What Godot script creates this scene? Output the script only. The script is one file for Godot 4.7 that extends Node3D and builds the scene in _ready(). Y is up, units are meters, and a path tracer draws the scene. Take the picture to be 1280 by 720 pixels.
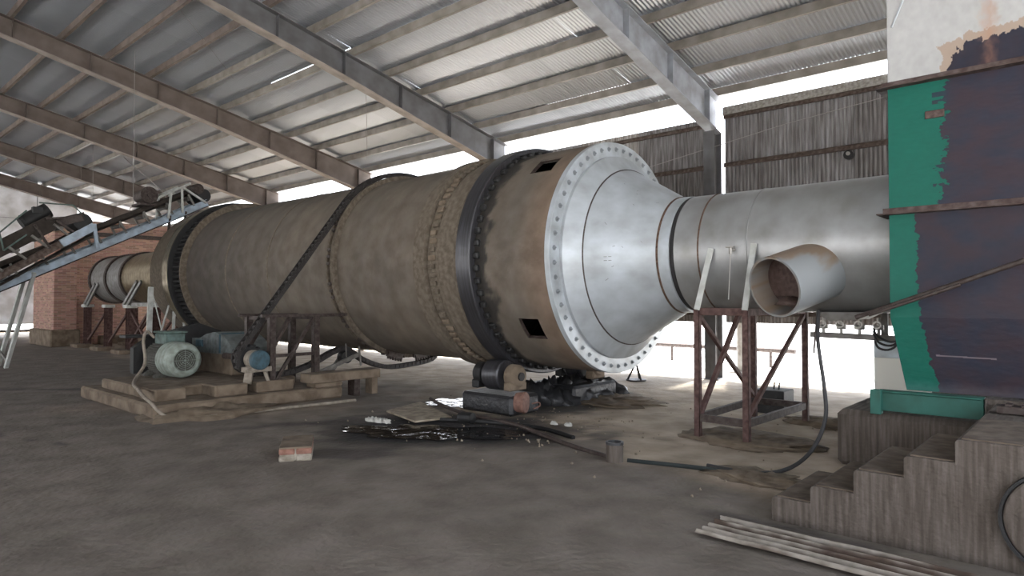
extends Node3D

const AY := 2.22          # height of the drum axis near its outlet
const AZ := -8.1          # the drum axis runs along x at this z
var rng := RandomNumberGenerator.new()
var noise := FastNoiseLite.new()
var tex := {}
var M := {}

# ------------------------------------------------------------------ shapes
func S() -> SurfaceTool:
	var s := SurfaceTool.new()
	s.begin(Mesh.PRIMITIVE_TRIANGLES)
	s.set_smooth_group(-1)
	return s

func tri(s: SurfaceTool, a: Vector3, b: Vector3, c: Vector3) -> void:
	s.add_vertex(a); s.add_vertex(c); s.add_vertex(b)

func quad(s: SurfaceTool, a: Vector3, b: Vector3, c: Vector3, d: Vector3) -> void:
	tri(s, a, b, c); tri(s, a, c, d)

# chamfered box, centre c, size z
func box(s: SurfaceTool, c: Vector3, z: Vector3, T := Transform3D.IDENTITY, bev := 0.006) -> void:
	s.set_smooth_group(-1)
	var h := z * 0.5
	var b := minf(bev, minf(h.x, minf(h.y, h.z)) * 0.45)
	for ax in 3:
		var u := (ax + 1) % 3
		var v := (ax + 2) % 3
		for sg in [-1.0, 1.0]:
			var q: Array[Vector3] = []
			for k in [[-1, -1], [1, -1], [1, 1], [-1, 1]]:
				var p := Vector3.ZERO
				p[ax] = sg * h[ax]; p[u] = k[0] * (h[u] - b); p[v] = k[1] * (h[v] - b)
				q.append(T * (c + p))
			if sg > 0: quad(s, q[0], q[1], q[2], q[3])
			else: quad(s, q[3], q[2], q[1], q[0])
		for su in [-1.0, 1.0]:
			for sv in [-1.0, 1.0]:
				var q: Array[Vector3] = []
				for k in [[0, -1], [0, 1], [1, 1], [1, -1]]:
					var p := Vector3.ZERO
					p[ax] = k[1] * (h[ax] - b)
					p[u] = su * (h[u] if k[0] == 0 else h[u] - b)
					p[v] = sv * (h[v] - b if k[0] == 0 else h[v])
					q.append(T * (c + p))
				if su * sv < 0: quad(s, q[0], q[1], q[2], q[3])
				else: quad(s, q[3], q[2], q[1], q[0])
	for sx in [-1.0, 1.0]:
		for sy in [-1.0, 1.0]:
			for sz in [-1.0, 1.0]:
				var p1 := T * (c + Vector3(sx * h.x, sy * (h.y - b), sz * (h.z - b)))
				var p2 := T * (c + Vector3(sx * (h.x - b), sy * h.y, sz * (h.z - b)))
				var p3 := T * (c + Vector3(sx * (h.x - b), sy * (h.y - b), sz * h.z))
				if sx * sy * sz > 0: tri(s, p1, p2, p3)
				else: tri(s, p3, p2, p1)

# frame whose x axis runs from a to b
func along(a: Vector3, b: Vector3, up := Vector3.UP) -> Transform3D:
	var x := (b - a).normalized()
	var u := up if absf(x.dot(up)) < 0.98 else Vector3.RIGHT if absf(x.x) < 0.9 else Vector3.FORWARD
	var zz := x.cross(u).normalized()
	var y := zz.cross(x).normalized()
	return Transform3D(Basis(x, y, zz), a)

func bar(s: SurfaceTool, a: Vector3, b: Vector3, w: float, h: float, up := Vector3.UP, bev := 0.004) -> void:
	var T := along(a, b, up)
	var l := a.distance_to(b)
	box(s, Vector3(l / 2, 0, 0), Vector3(l, h, w), T, bev)

# angle iron from a to b: two thin legs
func angle(s: SurfaceTool, a: Vector3, b: Vector3, w: float, up := Vector3.UP, t := 0.008) -> void:
	var T := along(a, b, up)
	var l := a.distance_to(b)
	box(s, Vector3(l / 2, 0, w / 2 - t / 2), Vector3(l, w, t), T, 0.002)
	box(s, Vector3(l / 2, w / 2 - t / 2, 0), Vector3(l, t, w), T, 0.002)

# channel from a to b (height h along up, flange w), open side towards +side
func channel(s: SurfaceTool, a: Vector3, b: Vector3, h: float, w: float, up := Vector3.UP, flip := 1.0, t := 0.009) -> void:
	var T := along(a, b, up)
	var l := a.distance_to(b)
	box(s, Vector3(l / 2, 0, -flip * (w / 2 - t / 2)), Vector3(l, h, t), T, 0.002)
	for k in [-1.0, 1.0]:
		box(s, Vector3(l / 2, k * (h / 2 - t / 2), 0), Vector3(l, t, w), T, 0.002)

func ibeam(s: SurfaceTool, a: Vector3, b: Vector3, h: float, w: float, up := Vector3.UP, t := 0.012) -> void:
	var T := along(a, b, up)
	var l := a.distance_to(b)
	box(s, Vector3(l / 2, 0, 0), Vector3(l, h, t), T, 0.002)
	for k in [-1.0, 1.0]:
		box(s, Vector3(l / 2, k * (h / 2 - t / 2), 0), Vector3(l, t, w), T, 0.002)

# revolve (x, r) points about the local x axis; x rising gives an outer face
func lathe(s: SurfaceTool, prof: Array, n: int, T := Transform3D.IDENTITY, smooth := false, colf = null, t0 := 0.0, t1 := TAU, skip = null) -> void:
	for k in prof.size() - 1:
		var p: Vector2 = prof[k]
		var q: Vector2 = prof[k + 1]
		s.set_smooth_group(1 if smooth else k + 1)
		for i in n:
			if skip != null and skip.call(k, i): continue
			var a0 := t0 + (t1 - t0) * i / n
			var a1 := t0 + (t1 - t0) * (i + 1) / n
			var v: Array[Vector3] = [Vector3(p.x, p.y * sin(a0), p.y * cos(a0)), Vector3(q.x, q.y * sin(a0), q.y * cos(a0)), Vector3(q.x, q.y * sin(a1), q.y * cos(a1)), Vector3(p.x, p.y * sin(a1), p.y * cos(a1))]
			var c: Array = []
			if colf != null:
				c = [colf.call(p.x, a0, p.y), colf.call(q.x, a0, q.y), colf.call(q.x, a1, q.y), colf.call(p.x, a1, p.y)]
			for o in [[0, 2, 1], [0, 3, 2]]:
				if (q.y == 0.0 and o[1] == 2 and o[0] == 0 and o[2] == 1) or (p.y == 0.0 and o[1] == 3): continue
				for w in o:
					if c: s.set_color(c[w])
					s.add_vertex(T * v[w])

func V(a: Array) -> Array:
	var out := []
	for i in range(0, a.size(), 2): out.append(Vector2(a[i], a[i + 1]))
	return out

func rod(s: SurfaceTool, a: Vector3, b: Vector3, r: float, n := 12, r2 := -1.0) -> void:
	var l := a.distance_to(b)
	lathe(s, V([0, 0, 0, r, l, r if r2 < 0 else r2, l, 0]), n, along(a, b))

func pipe(s: SurfaceTool, a: Vector3, b: Vector3, r: float, ri: float, n := 20) -> void:
	var l := a.distance_to(b)
	lathe(s, V([0, ri, 0, r, l, r, l, ri, 0, ri]), n, along(a, b))

func tube(s: SurfaceTool, pts: Array, r: float, n := 8) -> void:
	s.set_smooth_group(1)
	var rings := []
	var last := Vector3.UP
	for i in pts.size():
		var d: Vector3 = (pts[mini(i + 1, pts.size() - 1)] - pts[maxi(i - 1, 0)]).normalized()
		var side := d.cross(last)
		if side.length() < 0.05: side = d.cross(Vector3.RIGHT)
		side = side.normalized()
		last = side.cross(d).normalized()
		var ring := []
		for k in n:
			var a := TAU * k / n
			ring.append(pts[i] + (side * cos(a) + last * sin(a)) * r)
		rings.append(ring)
	for i in rings.size() - 1:
		for k in n:
			var k2 := (k + 1) % n
			quad(s, rings[i][k], rings[i][k2], rings[i + 1][k2], rings[i + 1][k])
	s.set_smooth_group(-1)
	for k in range(1, n - 1):
		tri(s, rings[0][0], rings[0][k + 1], rings[0][k])
		tri(s, rings[-1][0], rings[-1][k], rings[-1][k + 1])

func curve(ctrl: Array, n: int) -> Array:       # Catmull-Rom through the points
	var out := []
	for i in ctrl.size() - 1:
		var p0: Vector3 = ctrl[maxi(i - 1, 0)]
		var p3: Vector3 = ctrl[mini(i + 2, ctrl.size() - 1)]
		for k in n: out.append((ctrl[i] as Vector3).cubic_interpolate(ctrl[i + 1], p0, p3, float(k) / n))
	out.append(ctrl[-1])
	return out

# polygon (x, y) pushed along z from -d/2 to d/2
func extrude(s: SurfaceTool, poly: Array, d: float, T := Transform3D.IDENTITY) -> void:
	s.set_smooth_group(-1)
	var pp := PackedVector2Array(poly)
	if Geometry2D.is_polygon_clockwise(pp): pp.reverse()
	var ix := Geometry2D.triangulate_polygon(pp)
	for i in range(0, ix.size(), 3):
		var a := pp[ix[i]]
		var b := pp[ix[i + 1]]
		var c := pp[ix[i + 2]]
		if (b - a).cross(c - a) < 0:
			var w := b
			b = c; c = w
		tri(s, T * Vector3(a.x, a.y, d / 2), T * Vector3(b.x, b.y, d / 2), T * Vector3(c.x, c.y, d / 2))
		tri(s, T * Vector3(a.x, a.y, -d / 2), T * Vector3(c.x, c.y, -d / 2), T * Vector3(b.x, b.y, -d / 2))
	for i in pp.size():
		var a := pp[i]
		var b := pp[(i + 1) % pp.size()]
		quad(s, T * Vector3(a.x, a.y, -d / 2), T * Vector3(b.x, b.y, -d / 2), T * Vector3(b.x, b.y, d / 2), T * Vector3(a.x, a.y, d / 2))

# irregular lump with a flat foot
func lump(s: SurfaceTool, c: Vector3, r: Vector3, sd: int, rough := 0.3, n := 12, rings := 6) -> void:
	s.set_smooth_group(1)
	var P := func(i: int, k: int) -> Vector3:
		var th := PI / 2 * i / rings
		var a := TAU * (k % n) / n
		var f := 1.0 + rough * noise.get_noise_3d(cos(a) * 40 + sd * 97, sin(a) * 40, i * 17.0) * 2.0
		if i == 0: f = 1.0 + rough * noise.get_noise_3d(sd * 97, 0, 0) * 2.0
		return c + Vector3(r.x * sin(th) * cos(a) * f, r.y * cos(th) * (f if i < rings else 1.0), r.z * sin(th) * sin(a) * f)
	for i in rings:
		for k in n:
			if i > 0: tri(s, P.call(i, k), P.call(i, k + 1), P.call(i + 1, k))
			tri(s, P.call(i, k + 1), P.call(i + 1, k + 1), P.call(i + 1, k))

# ------------------------------------------------------------------ objects
func obj(called: String, s: SurfaceTool, m: Material, parent: Node = self, label := "") -> MeshInstance3D:
	s.generate_normals()
	var o := MeshInstance3D.new()
	o.name = called
	o.mesh = s.commit()
	o.material_override = m
	parent.add_child(o, true)
	if parent != self: o.position = -(parent.get_meta("at", Vector3.ZERO) as Vector3)
	if label: o.set_meta("label", label)
	return o

func sub(called: String, s: SurfaceTool, m: Material, parent: Node) -> MeshInstance3D:   # a sub-part: its parent already carries the offset
	s.generate_normals()
	var o := MeshInstance3D.new()
	o.name = called
	o.mesh = s.commit()
	o.material_override = m
	parent.add_child(o, true)
	return o

func tag(o: Node, label: String, category: String, group := "") -> Node:
	o.set_meta("label", label); o.set_meta("category", category)
	if group: o.set_meta("group", group)
	return o

func thing(called: String, label: String, category: String, at: Vector3, group := "") -> Node3D:
	var o := Node3D.new()
	o.name = called
	add_child(o, true)
	o.position = at
	o.set_meta("at", at)
	tag(o, label, category, group)
	return o

func setting(called: String) -> Node3D:
	var o := Node3D.new()
	o.name = called
	add_child(o, true)
	o.set_meta("kind", "structure")
	return o

func at_mesh(called: String, mesh: Mesh, m: Material, parent: Node, p: Vector3, b := Basis.IDENTITY) -> MeshInstance3D:
	var o := MeshInstance3D.new()
	o.name = called
	o.mesh = mesh
	o.material_override = m
	parent.add_child(o, true)
	o.transform = Transform3D(b, p - (parent.get_meta("at", Vector3.ZERO) as Vector3))
	return o

# ------------------------------------------------------------------ materials
func ntex(freq: float, lo: Color, hi: Color, oct := 5, sd := 1, kind := FastNoiseLite.TYPE_SIMPLEX_SMOOTH, mid := 0.5) -> NoiseTexture2D:
	var n := FastNoiseLite.new()
	n.noise_type = kind
	n.frequency = freq
	n.fractal_octaves = oct
	n.seed = sd
	var g := Gradient.new()
	g.offsets = PackedFloat32Array([0.15, mid, 0.85])
	g.colors = PackedColorArray([lo, lo.lerp(hi, 0.55), hi])
	var t := NoiseTexture2D.new()
	t.width = 512; t.height = 512
	t.seamless = true
	t.noise = n
	t.color_ramp = g
	return t

func nnorm(freq: float, strength: float, sd := 3) -> NoiseTexture2D:
	var n := FastNoiseLite.new()
	n.frequency = freq
	n.fractal_octaves = 5
	n.seed = sd
	var t := NoiseTexture2D.new()
	t.width = 512; t.height = 512
	t.seamless = true
	t.as_normal_map = true
	t.bump_strength = strength
	t.noise = n
	return t

func streaks(w: int, h: int, sd: int, lo: Color, hi: Color, across := 0.08, down := 0.006) -> ImageTexture:
	var im := Image.create(w, h, false, Image.FORMAT_RGB8)
	var n := FastNoiseLite.new()
	n.seed = sd
	n.frequency = 1.0
	n.fractal_octaves = 4
	for y in h:
		for x in w:
			var ax := TAU * x / w
			var v := n.get_noise_3d(cos(ax) * w * across / TAU, sin(ax) * w * across / TAU, pingpong(y, h / 2.0) * down * 2.0) * 0.9 + 0.5
			v += n.get_noise_2d(x * 0.3, y * 0.3) * 0.12
			im.set_pixel(x, y, lo.lerp(hi, clampf(v, 0, 1)))
	return ImageTexture.create_from_image(im)

func mat(name: String, c: Color, rough := 0.85, metal := 0.0, t: Texture2D = null, sc := 0.5, nm: Texture2D = null, ns := 0.6) -> StandardMaterial3D:
	var m := StandardMaterial3D.new()
	m.resource_name = name
	m.albedo_color = c
	m.roughness = rough
	m.metallic = metal
	if t or nm:
		m.uv1_triplanar = true
		m.uv1_world_triplanar = true
		m.uv1_scale = Vector3.ONE * sc
	if t: m.albedo_texture = t
	if nm:
		m.normal_enabled = true
		m.normal_texture = nm
		m.normal_scale = ns
	M[name] = m
	return m

func C8(r: int, g: int, b: int) -> Color: return Color8(r, g, b)

func make_materials() -> void:
	tex.blotch = ntex(0.008, Color(0.82, 0.81, 0.79), Color(1, 1, 1), 6, 2)
	tex.dust = ntex(0.012, Color(0.74, 0.71, 0.67), Color(1, 0.99, 0.97), 6, 7)
	tex.rust = ntex(0.018, Color(0.64, 0.52, 0.46), Color(1, 0.97, 0.94), 6, 11)
	tex.fine = nnorm(0.05, 3.0, 5)
	tex.coarse = nnorm(0.012, 5.0, 9)
	tex.streak = streaks(512, 256, 4, Color(0.74, 0.71, 0.68), Color(1, 1, 1))
	tex.clad = streaks(512, 256, 8, Color(0.52, 0.49, 0.46), Color(1, 1, 0.99), 0.06, 0.004)
	mat("concrete", C8(118, 109, 100), 0.92, 0, tex.blotch, 0.35, tex.fine, 0.5)
	mat("plinth", C8(122, 109, 95), 0.95, 0, tex.dust, 0.5, tex.coarse, 0.6)
	mat("tread", C8(100, 89, 79), 0.98, 0, tex.dust, 0.9, tex.coarse, 0.8)
	mat("stair", C8(95, 87, 80), 0.93, 0, tex.streak, 0.7, tex.fine, 0.8)
	mat("oily", C8(46, 46, 48), 0.45, 0, tex.blotch, 1.2, tex.coarse, 1.2)
	mat("rafter_grey", C8(96, 95, 97), 0.55, 0.0, tex.blotch, 0.5, null)  # darker grey: less light so far from the right end, put into the colour
	mat("rafter_brown", C8(103, 91, 84), 0.7, 0.0, tex.blotch, 0.4, null)
	mat("rafter_skylit", C8(156, 159, 166), 0.5, 0.05, tex.blotch, 0.5, null)  # paler and bluer: skylight from the open right end put into the colour
	mat("flange_tan", C8(158, 146, 137), 0.7, 0.0, tex.blotch, 0.6)
	mat("purlin", C8(146, 138, 129), 0.5, 0.1, tex.blotch, 0.5)
	mat("purlin_brown", C8(118, 104, 95), 0.6, 0.0, tex.blotch, 0.5)
	mat("red_lead", C8(150, 62, 58), 0.7)
	for k in 3:
		var v := 1.0 - 0.015 * k
		mat("roof%d" % k, Color(0.69 * v, 0.70 * v, 0.715 * v), 0.38 + 0.01 * k, 0.6)
	for k in 4:
		var c: Color = [C8(172, 168, 166), C8(156, 154, 156), C8(186, 182, 178), C8(142, 139, 140)][k]
		mat("clad%d" % k, c, 0.75, 0.0, tex.clad, 0.55)
	mat("clad_trim", C8(158, 155, 152), 0.7, 0.0, tex.dust, 1.6)
	mat("girt", C8(100, 92, 86), 0.7, 0.1, tex.rust, 0.9)
	mat("end_panel", C8(235, 235, 238), 0.7, 0, tex.blotch, 0.25)
	mat("white_steel", C8(178, 184, 189), 0.45, 0.2, tex.blotch, 0.6)
	mat("duct_steel", C8(158, 158, 158), 0.4, 0.45, tex.blotch, 0.45)
	mat("duct_dark", C8(30, 28, 28), 0.8)
	mat("weld_rust", C8(104, 88, 76), 0.9, 0, tex.rust, 2.0)
	mat("bolt", C8(122, 126, 129), 0.5, 0.2)
	mat("steel_dark", C8(74, 68, 66), 0.6, 0.2, tex.rust, 1.2)
	mat("stand_red", C8(94, 74, 72), 0.75, 0.1, tex.rust, 1.0)
	mat("stand_white", C8(190, 192, 188), 0.6, 0.1, tex.blotch, 1.0)
	mat("black", C8(32, 31, 31), 0.6, 0.1, tex.blotch, 1.5, tex.fine, 0.6)
	mat("tyre_black", C8(66, 66, 70), 0.38, 0.35, tex.streak, 0.8)
	mat("tyre_polish", C8(170, 160, 140), 0.28, 0.85, tex.dust, 0.8)
	mat("ring_dust", C8(107, 98, 87), 0.9, 0, tex.dust, 1.3, tex.fine, 0.35)
	mat("chain", C8(48, 44, 42), 0.55, 0.3)
	mat("feed_steel", C8(150, 152, 154), 0.45, 0.4, tex.dust, 0.7)
	mat("feed_gold", C8(176, 164, 138), 0.3, 0.8, tex.dust, 0.7)
	mat("brick_red", C8(148, 110, 98), 0.95, 0, tex.dust, 2.0, tex.fine, 0.8)
	mat("mortar", C8(158, 152, 142), 0.95, 0, tex.dust, 2.0)
	mat("conv_blue", C8(166, 180, 194), 0.55, 0.15, tex.blotch, 0.8)
	mat("conv_grey", C8(120, 118, 116), 0.6, 0.15, tex.dust, 0.8)
	mat("belt", C8(58, 51, 46), 0.9, 0, tex.dust, 0.8)
	mat("motor_green", C8(148, 160, 155), 0.6, 0.05, tex.dust, 1.1)
	mat("motor_dark", C8(84, 84, 80), 0.8, 0.1, tex.dust, 2.0)
	mat("teal", C8(86, 106, 103), 0.65, 0.05, tex.dust, 1.2)
	mat("tarp", C8(108, 116, 118), 0.75, 0, tex.dust, 1.0)
	mat("blue_paint", C8(58, 86, 100), 0.6, 0, tex.dust, 1.5)
	mat("hose_grey", C8(150, 142, 132), 0.75, 0, tex.dust, 1.4)
	mat("hose_black", C8(44, 42, 42), 0.6)
	mat("hose_green", C8(30, 36, 35), 0.85)
	mat("green_beam", C8(36, 96, 84), 0.6, 0, tex.blotch, 0.7)
	mat("flange_rust", C8(88, 78, 77), 0.75, 0.1, tex.rust, 0.8)
	mat("nameplate", C8(86, 73, 70), 0.7, 0, tex.rust, 1.5)
	mat("orange", C8(130, 98, 88), 0.75, 0, tex.dust, 2.0)
	mat("sheet_rust", C8(132, 125, 117), 0.75, 0.1, tex.dust, 1.4)
	mat("plate_tan", C8(158, 148, 132), 0.85, 0, tex.dust, 0.9)
	mat("rag", C8(176, 174, 166), 0.95)
	mat("stone", C8(150, 140, 126), 0.95, 0, tex.dust, 2.0)
	mat("pier", C8(226, 222, 212), 0.85)  # near white: glare from behind is put into the colour
	mat("pale_blue", C8(200, 208, 214), 0.6, 0, tex.blotch, 0.8)
	mat("yard", C8(192, 192, 192), 0.95, 0, tex.blotch, 0.08)
	mat("wire", C8(140, 136, 132), 0.6, 0.3)
	mat("valve", C8(150, 146, 140), 0.45, 0.5)
	mat("dirt", C8(118, 106, 92), 0.98, 0, tex.dust, 0.9, tex.coarse, 0.8)
	var w := mat("puddle", C8(16, 16, 17), 0.04)
	w.metallic_specular = 0.6
	w.normal_enabled = true
	w.normal_texture = nnorm(0.01, 6.0, 21)
	w.normal_scale = 0.35
	w.uv1_triplanar = true
	w.uv1_world_triplanar = true
	w.uv1_scale = Vector3.ONE * 0.7
	mat("sheet_paint", Color.WHITE, 0.75, 0.1, tex.blotch, 2.0).vertex_color_use_as_albedo = true
	mat("stub_paint", Color.WHITE, 0.5, 0.25).vertex_color_use_as_albedo = true
	for k in ["shell", "floor"]:
		var m := mat(k, Color.WHITE, 0.82 if k == "shell" else 0.9, 0.0, tex.blotch, 0.6 if k == "shell" else 0.4, tex.fine, 0.35 if k == "shell" else 0.55)
		m.vertex_color_use_as_albedo = true

func lin(r: int, g: int, b: int) -> Color: return Color8(r, g, b).srgb_to_linear()

# ------------------------------------------------------------------ the scene
func _ready() -> void:
	rng.seed = 42
	noise.seed = 5
	noise.frequency = 0.05
	noise.fractal_octaves = 4
	var cam := Camera3D.new()
	cam.name = "camera"
	cam.position = Vector3(0, 1.6, 0)
	cam.rotation_degrees = Vector3(1.15, 41.86, 0)
	cam.fov = 47.1
	cam.far = 600
	cam.near = 0.05
	add_child(cam)
	cam.current = true
	var env := Environment.new()
	env.background_mode = Environment.BG_SKY
	var sky := Sky.new()
	var sm := ProceduralSkyMaterial.new()
	sm.sky_top_color = C8(214, 224, 240)
	sm.sky_horizon_color = C8(250, 250, 252)
	sm.ground_horizon_color = C8(236, 232, 226)
	sm.ground_bottom_color = C8(200, 190, 176)
	sm.sky_energy_multiplier = 1.0
	sm.ground_energy_multiplier = 1.0
	sky.sky_material = sm
	env.sky = sky
	env.background_energy_multiplier = 4.0
	env.ambient_light_source = Environment.AMBIENT_SOURCE_SKY
	env.tonemap_mode = Environment.TONE_MAPPER_LINEAR
	env.tonemap_exposure = 1.75
	env.sdfgi_enabled = true
	env.ssao_enabled = true
	env.ssil_enabled = true
	var we := WorldEnvironment.new()
	we.name = "world"
	we.environment = env
	add_child(we)
	var sun := DirectionalLight3D.new()
	sun.name = "sun"
	sun.rotation_degrees = Vector3(-68, 195, 0)
	sun.light_energy = 10.0
	sun.light_color = Color(1.0, 0.995, 0.985)
	sun.light_angular_distance = 8.0
	sun.shadow_enabled = true
	add_child(sun)
	make_materials()
	floor_and_yard()
	roof_and_frames()
	walls()
	furnace()
	drum()
	duct()
	chamber()
	drive()
	rollers()
	feed_pipe()
	conveyors()
	floor_things()
	wires()

# ---- floor
func seg_d(p: Vector2, a: Vector2, b: Vector2) -> float:
	return p.distance_to(Geometry2D.get_closest_point_to_segment(p, a, b))

func floor_col(x: float, z: float) -> Color:
	var n1 := noise.get_noise_2d(x * 9, z * 9)
	var n2 := noise.get_noise_2d(x * 40 + 300, z * 40)
	var n3 := noise.get_noise_2d(x * 3 - 90, z * 3)
	var grey := lin(118, 109, 100)
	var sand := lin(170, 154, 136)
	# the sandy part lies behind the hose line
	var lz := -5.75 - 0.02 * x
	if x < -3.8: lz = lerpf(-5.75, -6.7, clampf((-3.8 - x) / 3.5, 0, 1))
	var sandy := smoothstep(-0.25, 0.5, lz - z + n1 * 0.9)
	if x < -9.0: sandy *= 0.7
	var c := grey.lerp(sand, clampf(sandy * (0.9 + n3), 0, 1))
	c = c.lerp(sand, clampf(0.8 - Vector2((x + 10.5) / 2.6, (z + 4.6) / 2.2).length() + n1 * 0.8, 0, 1) * 0.7)
	c *= 1.0 + 0.14 * n1 + 0.10 * n2 + 0.12 * n3
	# light from the back opening painted in, then oil round rollers and pit
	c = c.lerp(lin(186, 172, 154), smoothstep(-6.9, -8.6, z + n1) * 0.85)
	var px := x + 6.25
	var pz := z + 5.65
	var o1 := Vector2((px * 0.805 - pz * 0.594) / 1.95, (px * 0.594 + pz * 0.805) / 1.0).length() + n1 * 0.5 + n2 * 0.22
	c = c.lerp(lin(58, 53, 48), smoothstep(1.2, 0.85, o1) * 0.85)
	c = c.lerp(lin(27, 26, 26), smoothstep(0.85, 0.6, o1) * 0.9)
	var o2 := Vector2((x + 6.4) / 1.0, (z + 8.3) / 1.6).length() + n1 * 0.5 + n2 * 0.25
	c = c.lerp(lin(40, 39, 40), smoothstep(1.2, 0.7, o2) * 0.85)
	# dark tracks on the left
	for t in [[Vector2(-13.2, -4.4), Vector2(-15.5, -2.2), 0.28], [Vector2(-13.4, -4.6), Vector2(-14.3, -5.0), 0.45], [Vector2(-10.4, -1.6), Vector2(-8.6, -2.2), 0.1], [Vector2(-1.1, -4.6), Vector2(-2.2, -4.75), 0.2], [Vector2(-6.1, -3.9), Vector2(-5.7, -4.2), 0.22]]:
		var d := seg_d(Vector2(x, z), t[0], t[1]) + n1 * 0.25 + n2 * 0.1
		c = c.lerp(lin(52, 48, 45), smoothstep(t[2], t[2] * 0.3, d) * 0.65)
	return c

func floor_h(x: float, z: float) -> float:
	var h := noise.get_noise_2d(x * 12, z * 12) * 0.006
	var lz := -5.75 - 0.02 * x
	if z < lz and x > -9: h += (noise.get_noise_2d(x * 26 + 50, z * 26) * 0.02 + 0.004) * clampf((lz - z) * 2, 0, 1)
	return minf(h, 0.012)

func floor_and_yard() -> void:
	var root := setting("floor")
	for part in 2:
		var s := S()
		s.set_smooth_group(1)
		var x0 := -14.5 if part == 0 else -42.0
		var x1 := 3.0 if part == 0 else -14.5
		var st := 0.09 if part == 0 else 0.3
		var nx := int((x1 - x0) / st)
		var zt := 0.0
		var zb := -13.3
		var nz := int((zt - zb) / st)
		var cols := PackedColorArray()
		var hs := PackedFloat32Array()
		for j in nz + 1:
			for i in nx + 1:
				var x := lerpf(x0, x1, float(i) / nx)
				var z := lerpf(zt, zb, float(j) / nz)
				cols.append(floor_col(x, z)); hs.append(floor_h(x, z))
		for j in nz:
			for i in nx:
				var q := [[i, j], [i, j + 1], [i + 1, j + 1], [i + 1, j]]
				for o in [0, 2, 1, 0, 3, 2]:
					var k: int = q[o][1] * (nx + 1) + q[o][0]
					s.set_color(cols[k])
					s.add_vertex(Vector3(lerpf(x0, x1, float(q[o][0]) / nx), hs[k], lerpf(zt, zb, float(q[o][1]) / nz)))
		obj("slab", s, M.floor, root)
	var s := S()
	box(s, Vector3(-19.5, -0.13, 6.5), Vector3(45, 0.26, 13.0))
	box(s, Vector3(4.8, -0.13, -6.65), Vector3(3.6, 0.26, 13.3))
	obj("slab", s, M.concrete, root)
	s = S()
	box(s, Vector3(-20, -0.28, 0), Vector3(400, 0.3, 400))
	var y := obj("ground_outside", s, M.yard)
	y.position.y = 0.05 - 0.06
	y.set_meta("kind", "structure")

# ---- roof, rafters, purlins, columns
func ytop(z: float) -> float: return 5.80 + 0.213 * (z + 13.0)

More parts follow.
